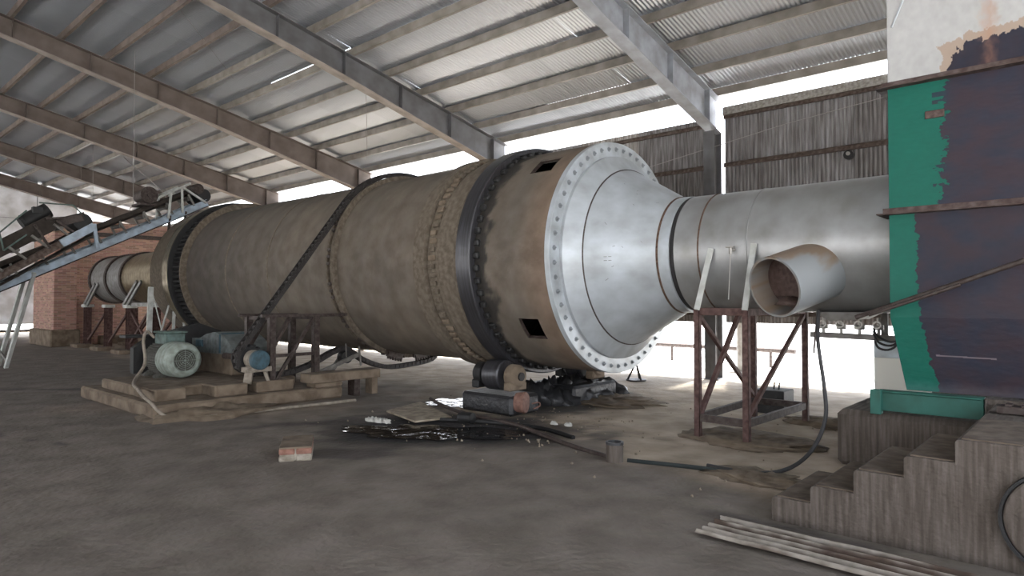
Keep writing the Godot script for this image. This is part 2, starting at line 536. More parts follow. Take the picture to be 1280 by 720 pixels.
func roof_and_frames() -> void:
	var root := setting("ceiling")
	# corrugated sheets, one mesh for each row length, shared
	var rows := [-13.35, -12.0, -10.1, -8.15, -6.24, -4.37, -2.45, -0.5]
	var wd := 1.14
	for r in rows.size() - 1:
		var meshes := []
		for v in 2:
			var s := S()
			s.set_smooth_group(1)
			var n := 15 * 6
			var za: float = rows[r] - (0.05 if v == 0 else 0.0)
			var zb: float = rows[r + 1] - (0.0 if v == 0 else 0.028)
			if v == 0: zb += 0.02
			var ya := ytop(za) + 0.185 + (0.0 if v == 1 else 0.012)
			var yb := ytop(zb) + 0.185
			for i in n:
				var a := float(i) / n
				var b := float(i + 1) / n
				var ha := cos(a * 15 * TAU) * 0.010
				var hb := cos(b * 15 * TAU) * 0.010
				quad(s, Vector3(a * wd, ya + ha, za), Vector3(b * wd, ya + hb, za), Vector3(b * wd, yb + hb, zb), Vector3(a * wd, yb + ha, zb))
			s.generate_normals()
			meshes.append(s.commit())
		for c in 41:
			var x := -41.6 + c * wd
			var slit := (r == 3 and x > -16.6 and x < -12.5) or (r == 2 and x > -16.5 and x < -12.9) or (r == 1 and x > -11.2 and x < -7.5) or (r == 2 and x > -11.0 and x < -8.0) or (r == 0 and x > -10.2 and x < -7.5)
			at_mesh("roof_sheet", meshes[1 if slit else 0], M["roof%d" % rng.randi_range(0, 2)], root, Vector3(x, 0, 0), Basis(Vector3(1.012, 0, 0), Vector3.UP, Vector3(0, 0, 1)))
	var far := S()
	quad(far, Vector3(-41.6, ytop(0) + 0.0, -0.5), Vector3(5.2, ytop(0), -0.5), Vector3(5.2, 5.9, 13.4), Vector3(-41.6, 5.9, 13.4))
	quad(far, Vector3(-41.6, ytop(0) + 0.05, -0.5), Vector3(-41.6, 5.95, 13.4), Vector3(5.2, 5.95, 13.4), Vector3(5.2, ytop(0) + 0.05, -0.5))
	obj("roof_slope", far, M.roof1, root)

	var names := ["nearest and bluest", "second from the right", "third from the right, brown, crossing above the middle of the drum", "fourth from the right, above the head of the blue conveyor", "fifth from the right, pale, behind the blue conveyor", "far one nearest the pale end wall"]
	var rl := ["wide blue grey tapered roof rafter landing on the column right of the white cone", "grey tapered roof rafter meeting the eave above the toothed ring of the drum", "brown tapered roof rafter meeting the eave above the black chain", "brown tapered roof rafter ending above the far end of the drum", "light brown slim roof rafter running behind the head of the blue conveyor", "farthest light brown roof rafter, in front of the pale end wall"]
	for i in 6:
		var X := -6.0 - 6.0 * i
		var m: Material = [M.rafter_skylit, M.rafter_grey, M.rafter_brown, M.rafter_brown, M.rafter_brown, M.rafter_brown][i]
		var t := thing("roof_rafter", rl[i], "rafter", Vector3(X, 5.1, -13), "tapered roof rafters")
		var zs := [-13.1, -8.0, -3.0, 0.0]
		var dp := [0.70, 0.50, 0.42, 0.42]
		var web := S()
		var poly := []
		for k in 4: poly.append(Vector2(-zs[k], ytop(zs[k])))
		for k in 4: poly.append(Vector2(-zs[3 - k], ytop(zs[3 - k]) - dp[3 - k]))
		# local x of the polygon is -z of the world
		extrude(web, poly, 0.014, Transform3D(Basis(Vector3(0, 0, -1), Vector3.UP, Vector3.RIGHT), Vector3(X, 0, 0)))
		obj("web", web, m, t)
		var tf := S()
		bar(tf, Vector3(X, ytop(-13.1) + 0.008, -13.1), Vector3(X, ytop(0) + 0.008, 0), 0.26, 0.018)
		obj("top_flange", tf, m, t)
		var bf := S()
		for k in 3: bar(bf, Vector3(X, ytop(zs[k]) - dp[k], zs[k]), Vector3(X, ytop(zs[k + 1]) - dp[k + 1], zs[k + 1]), 0.26, 0.018)
		obj("bottom_flange", bf, M.flange_tan if i > 0 else M.rafter_skylit, t)
		for k in 8:
			var z := -12.55 + 1.52 * k
			var d := lerpf(0.70, 0.50, clampf((z + 13.1) / 5.1, 0, 1)) if z < -8 else lerpf(0.5, 0.42, clampf((z + 8) / 5, 0, 1))
			var s := S()
			box(s, Vector3(X, ytop(z) - d / 2, z), Vector3(0.24, d - 0.03, 0.012))
			obj("stiffener", s, m, t)
		for k in 10:
			var z := -12.0 + 0.955 * k
			var s := S()
			box(s, Vector3(X + 0.02, ytop(z) + 0.09, z - 0.045), Vector3(0.18, 0.14, 0.008))
			obj("cleat", s, M.red_lead if i == 0 else M.steel_dark, t)
	var ord := ["first", "second", "third", "fourth", "fifth", "sixth", "seventh", "eighth", "ninth", "tenth", "eleventh", "twelfth", "thirteenth"]
	for k in 13:
		var z := -12.93 + 0.94 * k if k == 0 else -12.0 + 0.955 * (k - 1)
		var y := ytop(z) + 0.098
		var lb: String = "long tan steel roof purlin, %s line up from the bright eave gap" % ord[k]
		if k == 0: lb = "grey steel eave purlin along the top of the bright eave gap"
		var s := S()
		channel(s, Vector3(-41.4, y, z), Vector3(5.0, y, z), 0.16, 0.065, Vector3.UP, -1.0, 0.005)
		box(s, Vector3(-18.2, y - 0.07, z + 0.03), Vector3(46.4, 0.02, 0.004))
		tag(obj("roof_purlin", s, M.purlin if k < 7 else M.purlin_brown), lb, "purlin", "roof purlins")
	# columns along the back wall
	var cl := ["grey steel column behind the duct, left of the dark cladding bay", "grey column mostly hidden by the drum, under the second rafter from the right", "brown column hidden behind the middle of the drum under the third rafter", "brown column behind the far end of the drum under the fourth rafter", "column behind the pale feed pipe under the fifth rafter", "far column beside the brick furnace under the sixth rafter"]
	for i in 6:
		var X := -6.0 - 6.0 * i
		var s := S()
		ibeam(s, Vector3(X, 0.0, -12.92), Vector3(X, 5.1, -12.92), 0.34, 0.24, Vector3(0, 0, 1), 0.014)
		box(s, Vector3(X, 0.012, -12.92), Vector3(0.4, 0.024, 0.46))
		tag(obj("steel_column", s, M.flange_tan if i else M.rafter_grey), cl[i], "column", "back wall columns")

# ---- walls
func corrugated(w: float, h: float, pitch: float, amp: float) -> ArrayMesh:
	var s := S()
	s.set_smooth_group(1)
	var n := int(round(w / pitch)) * 6
	for i in n:
		var a := w * i / n
		var b := w * (i + 1) / n
		var za := sin(TAU * a / pitch) * amp
		var zb := sin(TAU * b / pitch) * amp
		quad(s, Vector3(a, 0, za), Vector3(b, 0, zb), Vector3(b, h, zb), Vector3(a, h, za))
	s.generate_normals()
	return s.commit()

func walls() -> void:
	var back := setting("wall_back")
	var sheet := corrugated(0.836, 4.42, 0.076, 0.011)
	var tall := corrugated(0.836, 4.30, 0.076, 0.011)
	var x := -41.5
	while x < 5.0:
		if x > -6.6 and x < -5.86: x = -5.84
		var right := x > -6.0
		var m: Material = M["clad%d" % ([0, 2, 0, 1, 2, 3][rng.randi_range(0, 5)] if not right else [1, 3, 1][rng.randi_range(0, 2)])]
		at_mesh("cladding_sheet", sheet if right else tall, m, back, Vector3(x, 1.16, -13.16 - 0.006 * (rng.randi() % 2)))
		x += 0.80
	for y in [1.35, 2.9, 4.42]:
		for r in [[-41.4, -6.1], [-5.85, 5.0]]:
			var s := S()
			channel(s, Vector3(r[0], y, -13.1), Vector3(r[1], y, -13.1), 0.09, 0.05, Vector3.UP, 1.0, 0.006)
			obj("girt", s, M.girt, back)
	for r in [[-41.4, -6.1, 5.30], [-5.85, 5.0, 5.42]]:
		var s := S()
		channel(s, Vector3(r[0], r[2], -13.1), Vector3(r[1], r[2], -13.1), 0.08, 0.05, Vector3.UP, 1.0, 0.006)
		obj("girt", s, M.girt, back)
	var s := S()
	bar(s, Vector3(-5.85, 5.54, -13.12), Vector3(5.0, 5.54, -13.12), 0.10, 0.17)
	var tr := obj("trim_1", s, M.clad_trim)
	tr.set_meta("kind", "structure")
	# far end wall of pale panels
	var left := setting("wall_left")
	var ys := [0.55, 2.9, 5.35, 8.0]
	var zs := [-9.6, -8.0, -5.6, -3.2, -0.8, 1.6, 4.0, 6.4, 8.8, 11.2, 13.3]
	for j in 3:
		for i in 10:
			var zc: float = (zs[i] + zs[i + 1]) / 2
			var y1 := minf(ys[j + 1], ytop(-absf(zc)) + 0.05)
			if y1 - ys[j] < 0.1: continue
			s = S()
			box(s, Vector3(-36.5, (ys[j] + y1) / 2, zc), Vector3(0.1, y1 - ys[j] - 0.025, zs[i + 1] - zs[i] - 0.025), Transform3D.IDENTITY, 0.012)
			obj("wall_panel", s, M.end_panel, left)
	var bk := S()
	for i in 10:
		var zc: float = (zs[i] + zs[i + 1]) / 2
		var h := ytop(-absf(zc)) + 0.05 - 0.6
		box(bk, Vector3(-36.6, 0.6 + h / 2, zc), Vector3(0.08, h, zs[i + 1] - zs[i]))
	obj("backing", bk, M.girt, left)
	s = S()
	box(s, Vector3(-36.5, 0.26, 1.85), Vector3(0.1, 0.12, 22.9))
	obj("rail", s, M.girt, left)
	# right end wall, behind the chamber and out of the frame
	var right := setting("wall_right")
	var poly := [Vector2(-13.3, 0), Vector2(-12.0, 0), Vector2(-12.0, 5.4), Vector2(12.0, 5.4), Vector2(12.0, 0), Vector2(13.3, 0), Vector2(13.3, 5.9), Vector2(0, 8.6), Vector2(-13.3, 5.8)]
	s = S()
	extrude(s, poly, 0.12, Transform3D(Basis(Vector3(0, 0, 1), Vector3.UP, Vector3.LEFT), Vector3(5.2, 0, 0)))
	obj("cladding", s, M.clad1, right)
	# near long side: cladding above a wide opening
	var front := setting("wall_front")
	s = S()
	box(s, Vector3(-9.6, 4.45, 13.3), Vector3(29.6, 2.9, 0.1))
	obj("cladding", s, M.clad0, front)
	# things outside the back opening
	s = S()
	rod(s, Vector3(-12.2, 0.42, -16.4), Vector3(-5.4, 0.42, -16.0), 0.06)
	for k in 3: rod(s, Vector3(-11.4 + k * 2.7, 0, -16.33 + k * 0.15), Vector3(-11.4 + k * 2.7, 0.42, -16.33 + k * 0.15), 0.04)
	tag(obj("guard_rail", s, M.steel_dark), "low dark rail on short posts outside the open foot of the wall", "rail")
	s = S()
	rod(s, Vector3(-6.04, 0, -14.4), Vector3(-6.04, 2.4, -14.4), 0.10)
	box(s, Vector3(-6.04, 0.02, -14.4), Vector3(0.4, 0.04, 0.4))
	tag(obj("outside_post", s, M.conv_grey), "grey round post outside, seen between the legs of the duct stand", "post")

func brick_tex() -> ImageTexture:
	var im := Image.create(512, 512, false, Image.FORMAT_RGB8)
	im.fill(Color(0.62, 0.54, 0.5))
	var r := RandomNumberGenerator.new()
	r.seed = 9
	for j in 32:
		for i in 9:
			var v := r.randf_range(0.8, 1.05)
			var c := Color(0.64 * v, r.randf_range(0.47, 0.52) * v, 0.43 * v)
			var x := i * 64 + (32 if j % 2 else 0) - 32
			im.fill_rect(Rect2i(x + 1, j * 16 + 1, 60, 13), c)
	return ImageTexture.create_from_image(im)

func furnace() -> void:
	var m := mat("furnace_brick", Color(1, 1, 1), 0.95, 0, brick_tex(), 0.5)
	var t := thing("brick_furnace", "salmon red brick furnace building at the far end behind the feed pipe", "furnace", Vector3(-28.5, 0, -9.5))
	var s := S()
	box(s, Vector3(-29.9, 2.3, -9.8), Vector3(3.6, 4.6, 5.4), Transform3D.IDENTITY, 0.02)
	obj("wall", s, m, t)
	s = S()
	box(s, Vector3(-28.65, 2.2, -6.85), Vector3(2.7, 4.4, 0.7), Transform3D.IDENTITY, 0.02)
	obj("pillar", s, m, t)
	s = S()
	box(s, Vector3(-28.65, 0.3, -6.85), Vector3(2.9, 0.6, 0.9), Transform3D.IDENTITY, 0.04)
	obj("footing", s, M.plinth, t)
	s = S()
	box(s, Vector3(-28.05, 0.16, -9.4), Vector3(0.5, 0.32, 2.6), Transform3D.IDENTITY, 0.03)
	obj("footing", s, M.plinth, t)
	s = S()
	box(s, Vector3(-28.02, 4.1, -9.9), Vector3(0.12, 0.14, 5.1))
	obj("ledge", s, M.steel_dark, t)

# ---- the rotary drum
func shell_col(x: float, a: float, r: float) -> Color:
	var n1 := noise.get_noise_3d(x * 14, sin(a) * 22, cos(a) * 22)
	var n2 := noise.get_noise_3d(x * 60, sin(a) * 90, cos(a) * 90)
	var n3 := noise.get_noise_3d(x * 45, sin(a) * 6, cos(a) * 6 + 40)
	var c := lin(110, 99, 87).lerp(lin(95, 87, 78), clampf(0.5 + n1 * 0.7 + n3 * 0.6, 0, 1))
	c *= 1.0 + 0.10 * n2 + 0.14 * n3
	if x < -11.0: c = c.lerp(lin(76, 70, 64), clampf((-11.0 - x) / 4.5, 0, 0.9))
	if x > -5.75: c = c.lerp(lin(126, 104, 86), clampf((x + 5.75) * 1.5, 0, 0.6))
	# black grease thrown from the tyre
	var g := smoothstep(-6.17, -6.29, x + n2 * 0.2 + n1 * 0.14) * smoothstep(-6.9, -6.85, x)
	c = c.lerp(lin(30, 27, 25), g * 0.93)
	return c

func XT(y0 := AY, z0 := AZ) -> Transform3D: return Transform3D(Basis.IDENTITY, Vector3(0, y0, z0))

func drum() -> void:
	# the drum is inclined 0.4 degrees: its axis rises to the left
	var tilt := Transform3D(Basis(Vector3(0, 0, 1), deg_to_rad(-0.4)), Vector3(-5, AY, AZ)) * Transform3D(Basis.IDENTITY, Vector3(5, 0, 0))
	var t := thing("rotary_drum", "huge dusty brown rotary dryer drum with toothed rings and a white bolted cone", "rotary dryer", Vector3(-11, 0, AZ))
	# outlet end shell with two rectangular hatches
	var holes := [[-5.88, -5.54, -43.0, -31.5], [-5.86, -5.5, 43.5, 54.5]]
	var xs: Array = []
	for k in 28: xs.append(lerpf(-6.76, -5.88, k / 28.0))
	xs.append_array([-5.88, -5.86, -5.8, -5.7, -5.6, -5.54, -5.5, -5.4, -5.3, -5.2])
	var N := 240
	var prof := []
	for v in xs: prof.append(Vector2(v, 1.64))
	var inhole := func(k: int, i: int) -> bool:
		var xm: float = (xs[k] + xs[k + 1]) / 2
		var d := 360.0 * (i + 0.5) / N
		if d > 180: d -= 360
		for h in holes:
			if xm > h[0] and xm < h[1] and d > h[2] and d < h[3]: return true
		return false
	var s := S()
	lathe(s, prof, N, tilt, true, shell_col, 0, TAU, inhole)
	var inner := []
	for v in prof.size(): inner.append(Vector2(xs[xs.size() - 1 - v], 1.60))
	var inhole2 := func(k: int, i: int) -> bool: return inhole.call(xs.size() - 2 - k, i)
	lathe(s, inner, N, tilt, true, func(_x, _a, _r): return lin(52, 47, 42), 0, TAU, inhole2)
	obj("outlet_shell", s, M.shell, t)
	for h in holes:
		s = S()
		var a0: float = deg_to_rad(floor(h[2] / 1.5) * 1.5)
		var a1: float = deg_to_rad(ceil(h[3] / 1.5) * 1.5)
		var P := func(x: float, a: float, r: float) -> Vector3: return tilt * Vector3(x, r * sin(a), r * cos(a))
		for k in 8:
			var b0 := lerpf(a0, a1, k / 8.0)
			var b1 := lerpf(a0, a1, (k + 1) / 8.0)
			quad(s, P.call(h[0], b0, 1.59), P.call(h[0], b1, 1.59), P.call(h[0], b1, 1.642), P.call(h[0], b0, 1.642))
			quad(s, P.call(h[1], b0, 1.642), P.call(h[1], b1, 1.642), P.call(h[1], b1, 1.59), P.call(h[1], b0, 1.59))
		for a in [a0, a1]:
			quad(s, P.call(h[0], a, 1.59), P.call(h[0], a, 1.642), P.call(h[1], a, 1.642), P.call(h[1], a, 1.59))
		obj("hatch_frame", s, M.steel_dark, t)
	# main shell, two lengths
	for seg in [[-16.2, -10.05, 0.12], [-9.9, -6.76, 0.1]]:
		s = S()
		prof = []
		var n := int((seg[1] - seg[0]) / seg[2])
		for k in n + 1: prof.append(Vector2(lerpf(seg[0], seg[1], float(k) / n), 1.64))
		lathe(s, prof, 120, tilt, true, shell_col)
		obj("shell", s, M.shell, t)
	s = S()
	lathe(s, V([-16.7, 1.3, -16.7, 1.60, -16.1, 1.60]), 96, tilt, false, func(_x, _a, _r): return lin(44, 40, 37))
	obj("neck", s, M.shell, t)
	# raised weld bands
	for x in [-14.1, -12.3]:
		s = S()
		lathe(s, V([x, 1.635, x + 0.01, 1.648, x + 0.05, 1.648, x + 0.06, 1.635]), 96, tilt)
		obj("weld_seam", s, M.ring_dust, t)
	# joint ring with lugs, where the chain runs
	s = S()
	lathe(s, V([-10.10, 1.60, -10.10, 1.70, -10.05, 1.70, -10.05, 1.655, -9.93, 1.655, -9.93, 1.72, -9.84, 1.72, -9.84, 1.60]), 128, tilt)
	var jr := obj("joint_ring", s, M.ring_dust, t)
	var lug := S()
	box(lug, Vector3.ZERO, Vector3(0.1, 0.09, 0.05), Transform3D.IDENTITY, 0.01)
	lug.generate_normals()
	var lm := lug.commit()
	for k in 90:
		if k % 5 > 2: continue
		var a := TAU * k / 90
		at_mesh("lug", lm, M.steel_dark, jr, tilt * Vector3(-9.99, 1.69 * sin(a), 1.69 * cos(a)), Basis(Vector3.RIGHT, -a + PI / 2))
	# two toothed sectors left at the bottom of the joint ring
	for c in [-76.0, -98.0]:
		s = S()
		var poly := []
		for k in 15:
			var a := deg_to_rad(c - 7.5 + k)
			poly.append(Vector2(cos(a), sin(a)) * (1.80 if k % 2 == 0 else 1.74) * (1.0 if k > 1 and k < 13 else 0.96))
		for k in 6:
			var a := deg_to_rad(c + 7.0 - 2.8 * k)
			poly.append(Vector2(cos(a), sin(a)) * 1.60)
		extrude(s, poly, 0.05, tilt * Transform3D(Basis(Vector3(0, 0, 1), Vector3.UP, Vector3.LEFT), Vector3(-9.8, 0, 0)))
		obj("toothed_sector", s, M.steel_dark, t)
	# girth ring: outer band, ring of blocks, sloping apron
	s = S()
	lathe(s, V([-7.72, 1.60, -7.72, 1.715, -7.47, 1.725, -7.46, 1.65, -7.22, 1.65, -7.2, 1.675, -6.86, 1.665, -6.85, 1.70, -6.79, 1.70, -6.79, 1.60]), 144, tilt)
	var gr := obj("girth_ring", s, M.ring_dust, t)
	var bl := S()
	box(bl, Vector3.ZERO, Vector3(0.13, 0.045, 0.075), Transform3D.IDENTITY, 0.012)
	bl.generate_normals()
	var bm := bl.commit()
	for k in 84:
		var a := TAU * k / 84
		var w := rng.randf_range(-0.02, 0.02)
		at_mesh("ring_block", bm, [M.ring_dust, M.plinth, M.ring_dust][[0, 0, 1, 1, 2][rng.randi() % 5]], gr, tilt * Vector3(-7.35 + w, 1.67 * sin(a), 1.67 * cos(a)), Basis(Vector3.RIGHT, -a + PI / 2))
	# riding tyre
	s = S()
	lathe(s, V([-6.77, 1.60, -6.77, 1.735, -6.755, 1.75, -6.50, 1.75, -6.485, 1.735, -6.485, 1.60]), 160, tilt)
	var ty := obj("riding_tyre", s, M.tyre_black, t)
	var pad := S()
	box(pad, Vector3.ZERO, Vector3(0.1, 0.09, 0.09), Transform3D.IDENTITY, 0.015)
	pad.generate_normals()
	var pm := pad.commit()
	for k in 60:
		var a := TAU * k / 60
		at_mesh("tyre_pad", pm, M.black, ty, tilt * Vector3(-6.43 + rng.randf_range(-0.02, 0.02), 1.645 * sin(a), 1.645 * cos(a)), Basis(Vector3.RIGHT, -a + PI / 2))
	# inlet end
	s = S()
	lathe(s, V([-16.15, 1.62, -16.14, 1.78, -16.09, 1.78, -16.08, 1.64]), 144, tilt)
	obj("retaining_ring", s, M.ring_dust, t)
	s = S()
	lathe(s, V([-16.72, 1.58, -16.72, 1.84, -16.66, 1.84, -16.66, 1.60]), 144, tilt)
	obj("retaining_ring", s, M.black, t)
	var tooth := S()
	box(tooth, Vector3.ZERO, Vector3(0.44, 0.12, 0.05), Transform3D.IDENTITY, 0.01)
	tooth.generate_normals()
	var tm := tooth.commit()
	for k in 96:
		var a := TAU * k / 96
		at_mesh("girth_tooth", tm, M.black, t, tilt * Vector3(-16.43, 1.68 * sin(a), 1.68 * cos(a)), Basis(Vector3.RIGHT, -a + PI / 2))
	s = S()
	lathe(s, V([-17.05, 1.55, -17.05, 1.82, -17.02, 1.84, -16.74, 1.84, -16.72, 1.82, -16.72, 1.5]), 144, tilt)
	obj("polished_tyre", s, M.tyre_polish, t)
	s = S()
	lathe(s, V([-18.15, 0.85, -18.15, 1.70, -18.1, 1.73, -17.05, 1.78, -17.05, 1.5]), 128, tilt)
	obj("inlet_shell", s, M.ring_dust, t)
	# outlet flange, bolts, inner ring, cone, collar
	s = S()
	lathe(s, V([-5.24, 1.58, -5.24, 1.645, -5.17, 1.645, -5.165, 1.64, -5.16, 1.44, -5.16, 1.3]), 160, tilt)
	var flange := obj("end_flange", s, M.white_steel, t, "white bolted end flange")
	var bo := S()
	lathe(bo, V([0, 0.023, 0.014, 0.022, 0.02, 0.016, 0.02, 0]), 6)
	rod(bo, Vector3(0.015, 0, 0), Vector3(0.032, 0, 0), 0.010, 8)
	lathe(bo, V([-0.002, 0.034, 0.003, 0.034, 0.003, 0.02]), 12)
	bo.generate_normals()
	var bmm := bo.commit()
	for k in 52:
		var a := TAU * (k + 0.3) / 52
		at_mesh("bolt", bmm, M.bolt, flange, tilt * Vector3(-5.16, 1.545 * sin(a), 1.545 * cos(a)), Basis(Vector3.RIGHT, -a))
	s = S()
	lathe(s, V([-5.165, 1.44, -5.12, 1.435, -4.955, 1.235, -4.95, 1.20]), 144, tilt)
	obj("inner_ring", s, M.white_steel, t)
	s = S()
	lathe(s, V([-4.968, 1.236, -4.955, 1.236, -4.943, 1.221]), 144, tilt)
	obj("weld_seam", s, M.steel_dark, t)
	s = S()
	lathe(s, V([-4.95, 1.225, -4.16, 0.765]), 144, tilt)
	obj("cone", s, M.white_steel, t, "white painted discharge cone")
	s = S()
	lathe(s, V([-4.165, 0.76, -4.16, 0.775, -4.14, 0.775, -4.135, 0.765]), 96, tilt)
	obj("weld_seam", s, M.weld_rust, t)
	s = S()
	lathe(s, V([-4.14, 0.765, -3.99, 0.765, -3.99, 0.70]), 96, tilt)
	obj("collar", s, M.white_steel, t)
	# scrapes on the cone's paint
	s = S()
	var r := RandomNumberGenerator.new()
	r.seed = 3
	for k in 15:
		var x := r.randf_range(-4.85, -4.25)
		var a := deg_to_rad(r.randf_range(-25, 60))
		var along_x := r.randf_range(0.01, 0.04)
		var L := r.randf_range(-0.03, 0.03)
		if k < 4:      # two pairs of short dark dashes
			x = -4.72 + 0.05 * (k % 2); a = deg_to_rad(-3.0 - 2.6 * int(k / 2.0)); along_x = 0.035; L = 0.0
		var p := func(dx: float, da: float) -> Vector3:
			var rr := lerpf(1.225, 0.765, (x + dx + 4.95) / 0.79) + 0.0015
			return tilt * Vector3(x + dx, rr * sin(a + da), rr * cos(a + da))
		quad(s, p.call(0, 0), p.call(along_x, L), p.call(along_x, L + 0.006), p.call(0, 0.006))
	obj("scrape", s, M.conv_grey, t)

# ---- the exhaust duct and its stand
func duct() -> void:
	var t := thing("exhaust_duct", "wide pale grey metal duct running from the cone into the green chamber", "duct", Vector3(-2.7, 0, AZ))
	var T := XT()
	var s := S()
	lathe(s, V([-4.0, 0.66, -4.0, 0.74, -3.97, 0.748, -3.94, 0.748, -3.93, 0.70]), 96, T)
	obj("seal_band", s, M.duct_dark, t, "black seal band")
	s = S()
	lathe(s, V([-3.93, 0.66, -3.93, 0.75, -3.6, 0.75, -1.3, 0.75]), 112, T)
	lathe(s, V([-1.3, 0.72, -3.93, 0.72]), 60, T)
	obj("body", s, M.duct_steel, t)
	for x in [-3.61, -3.02]:
		s = S()
		lathe(s, V([x - 0.012, 0.749, x - 0.006, 0.757, x + 0.006, 0.757, x + 0.012, 0.749]), 96, T)
		obj("weld_seam", s, M.weld_rust if x < -3.4 else M.duct_steel, t)
	# the open stub that points at the camera and down to the left
	s = S()
	var a := Vector3(-2.21, 2.0, -7.78)
	var b := Vector3(-2.55, 1.745, -6.92)
	var sl := a.distance_to(b)
	var sprof := []
	for k in 15: sprof.append(Vector2(sl * k / 14.0, 0.325))
	sprof.append_array([Vector2(sl, 0.30), Vector2(sl * 0.5, 0.30)])
	lathe(s, sprof, 56, along(a, b), false, func(x: float, an: float, r: float) -> Color:
		var n := noise.get_noise_3d(x * 60, sin(an) * 40, cos(an) * 40)
		var d := smoothstep(0.55, 0.95, sin(an) + n * 0.5 + (0.25 if x < sl * 0.6 else -0.1)) if r > 0.31 else 0.6 + n
		return lin(138, 140, 141).lerp(lin(128, 110, 92), clampf(d, 0, 1)))
	obj("stub", s, M.stub_paint, t, "open dusty branch stub")
	s = S()
	lathe(s, V([0, 0.305, 0.002, 0.0]), 32, along(a.lerp(b, 0.72), b))
	lump(s, Vector3(-2.46, 1.56, -7.15), Vector3(0.14, 0.09, 0.16), 4, 0.3)
	obj("stub_lining", s, M.nameplate, t)
	# small valve
	s = S()
	rod(s, Vector3(-3.16, 2.20, -7.40), Vector3(-3.17, 2.19, -7.27), 0.022)
	rod(s, Vector3(-3.17, 2.14, -7.28), Vector3(-3.17, 2.23, -7.28), 0.02)
	rod(s, Vector3(-3.22, 2.22, -7.26), Vector3(-3.12, 2.22, -7.26), 0.01)
	rod(s, Vector3(-3.17, 2.16, -7.28), Vector3(-3.19, 1.62, -7.26), 0.006)
	obj("valve", s, M.valve, t)

	t = thing("duct_stand", "rusty red steel trestle with white uprights holding up the grey duct", "stand", Vector3(-3.3, 0, -8.1))
	var F := [Vector3(-3.57, 0, -7.26), Vector3(-2.97, 0, -7.22), Vector3(-2.92, 0, -9.0), Vector3(-3.6, 0, -9.0)]
	for p in F:
		s = S()
		angle(s, p + Vector3(0, 0, 0), p + Vector3(0, 1.5, 0), 0.07, Vector3(0, 0, 1))
		obj("leg", s, M.stand_red, t)
		s = S()
		box(s, p + Vector3(0, 0.01, 0), Vector3(0.16, 0.02, 0.16))
		obj("foot_plate", s, M.steel_dark, t)
	for k in 4:
		var p: Vector3 = F[k]
		var q: Vector3 = F[(k + 1) % 4]
		for y in [0.24, 1.48]:
			s = S()
			bar(s, p + Vector3(0, y, 0), q + Vector3(0, y, 0), 0.05, 0.085)
			obj("rail", s, M.stand_red if y > 1 else M.steel_dark, t)
		if k == 0 or k == 2: continue
		s = S()
		bar(s, p + Vector3(0, 0.3, 0), q + Vector3(0, 1.45, 0), 0.05, 0.05)
		obj("brace", s, M.stand_red, t)
	s = S()
	bar(s, F[0] + Vector3(0.02, 0.28, -0.02), Vector3(-3.42, 1.45, -8.1), 0.05, 0.06)
	obj("brace", s, M.stand_red, t)
	for p in [[Vector3(-3.56, 1.5, -7.22), Vector3(-3.43, 2.22, -7.33)], [Vector3(-2.97, 1.5, -7.18), Vector3(-2.92, 2.25, -7.33)]]:
		s = S()
		bar(s, p[0], p[1], 0.07, 0.02, Vector3(0, 0, 1))
		obj("upright", s, M.stand_white, t, "white painted flat upright")

# ---- the green and purple chamber on its pedestal, and the stair
func paint_tex(w: int, h: int, kind: int) -> ImageTexture:
	var im := Image.create(w, h, false, Image.FORMAT_RGB8)
	var n := FastNoiseLite.new()
	n.seed = 30 + kind
	n.frequency = 0.02
	n.fractal_octaves = 5
	for y in h:
		for x in w:
			var u := float(x) / w     # 0 at the left edge, metres = u * 4
			var v := float(y) / h
			var m := u * 4.0
			var j := n.get_noise_2d(x * 3.0, y * 3.0) * 0.05 + n.get_noise_2d(x * 0.7, y * 0.7) * 0.05
			var j2 := n.get_noise_2d(x * 0.6 + 500, y * 0.6)
			var c: Color
			var purple := Color(0.19, 0.148, 0.175).lerp(Color(0.15, 0.152, 0.20), clampf(0.5 + j2 * 1.3, 0, 1)) * (1.0 + j * 0.8)
			var green := Color(0.045, 0.33, 0.275) * (1.0 + j * 0.6)
			if kind == 0:      # hood: white, brown purple patch low right
				c = Color(0.64, 0.635, 0.625) * (1.0 + j * 0.8)
				var lo := v + j * 0.35
				var edge := 0.915 if m < 0.6 else 0.895 if m < 1.0 else 0.885
				if m + j > 0.49 and lo > edge: c = purple * 0.95
				elif m + j > 0.42 and lo > edge - 0.03 and m < 3: c = c.lerp(Color(0.56, 0.46, 0.38), 0.65)
				c = c.lerp(Color(0.62, 0.44, 0.34), clampf(0.5 - absf(m - 0.78 + j) * 6, 0, 0.5) * smoothstep(0.7, 0.8, v) * 0.8)
				if v > 0.975: c = c.lerp(Color(0.45, 0.38, 0.34), clampf(0.6 + j * 6, 0, 1))
			elif kind == 1:    # upper panel: wide green, then purple
				c = green if m + j * 1.3 < 0.46 - 0.05 * v else purple
				var dr := absf(m - 0.41) < 0.055 and (absf(v - 0.11) < 0.018 or absf(v - 0.165) < 0.015 or absf(v - 0.66) < 0.013 or absf(v - 0.80) < 0.012)
				if dr and j > -0.02: c = purple.lerp(green, 0.15)
			else:              # lower panel: narrow green, then purple
				c = green if m + j * 0.6 < 0.21 + 0.05 * v else purple * 0.97
				c = c.lerp(Color(0.5, 0.5, 0.5), clampf((v - 0.93) * 6 + j, 0, 0.3))
				if absf(v - 0.79 - 0.012 * m) < 0.004 and m > 0.3 and m < 0.75: c = c.lerp(Color(0.55, 0.5, 0.5), 0.6)
			im.set_pixel(x, y, c)
	return ImageTexture.create_from_image(im)

func face(s: SurfaceTool, q: Array, uv: Array) -> void:
	for o in [0, 2, 1, 0, 3, 2]:
		s.set_uv(uv[o]); s.add_vertex(q[o])

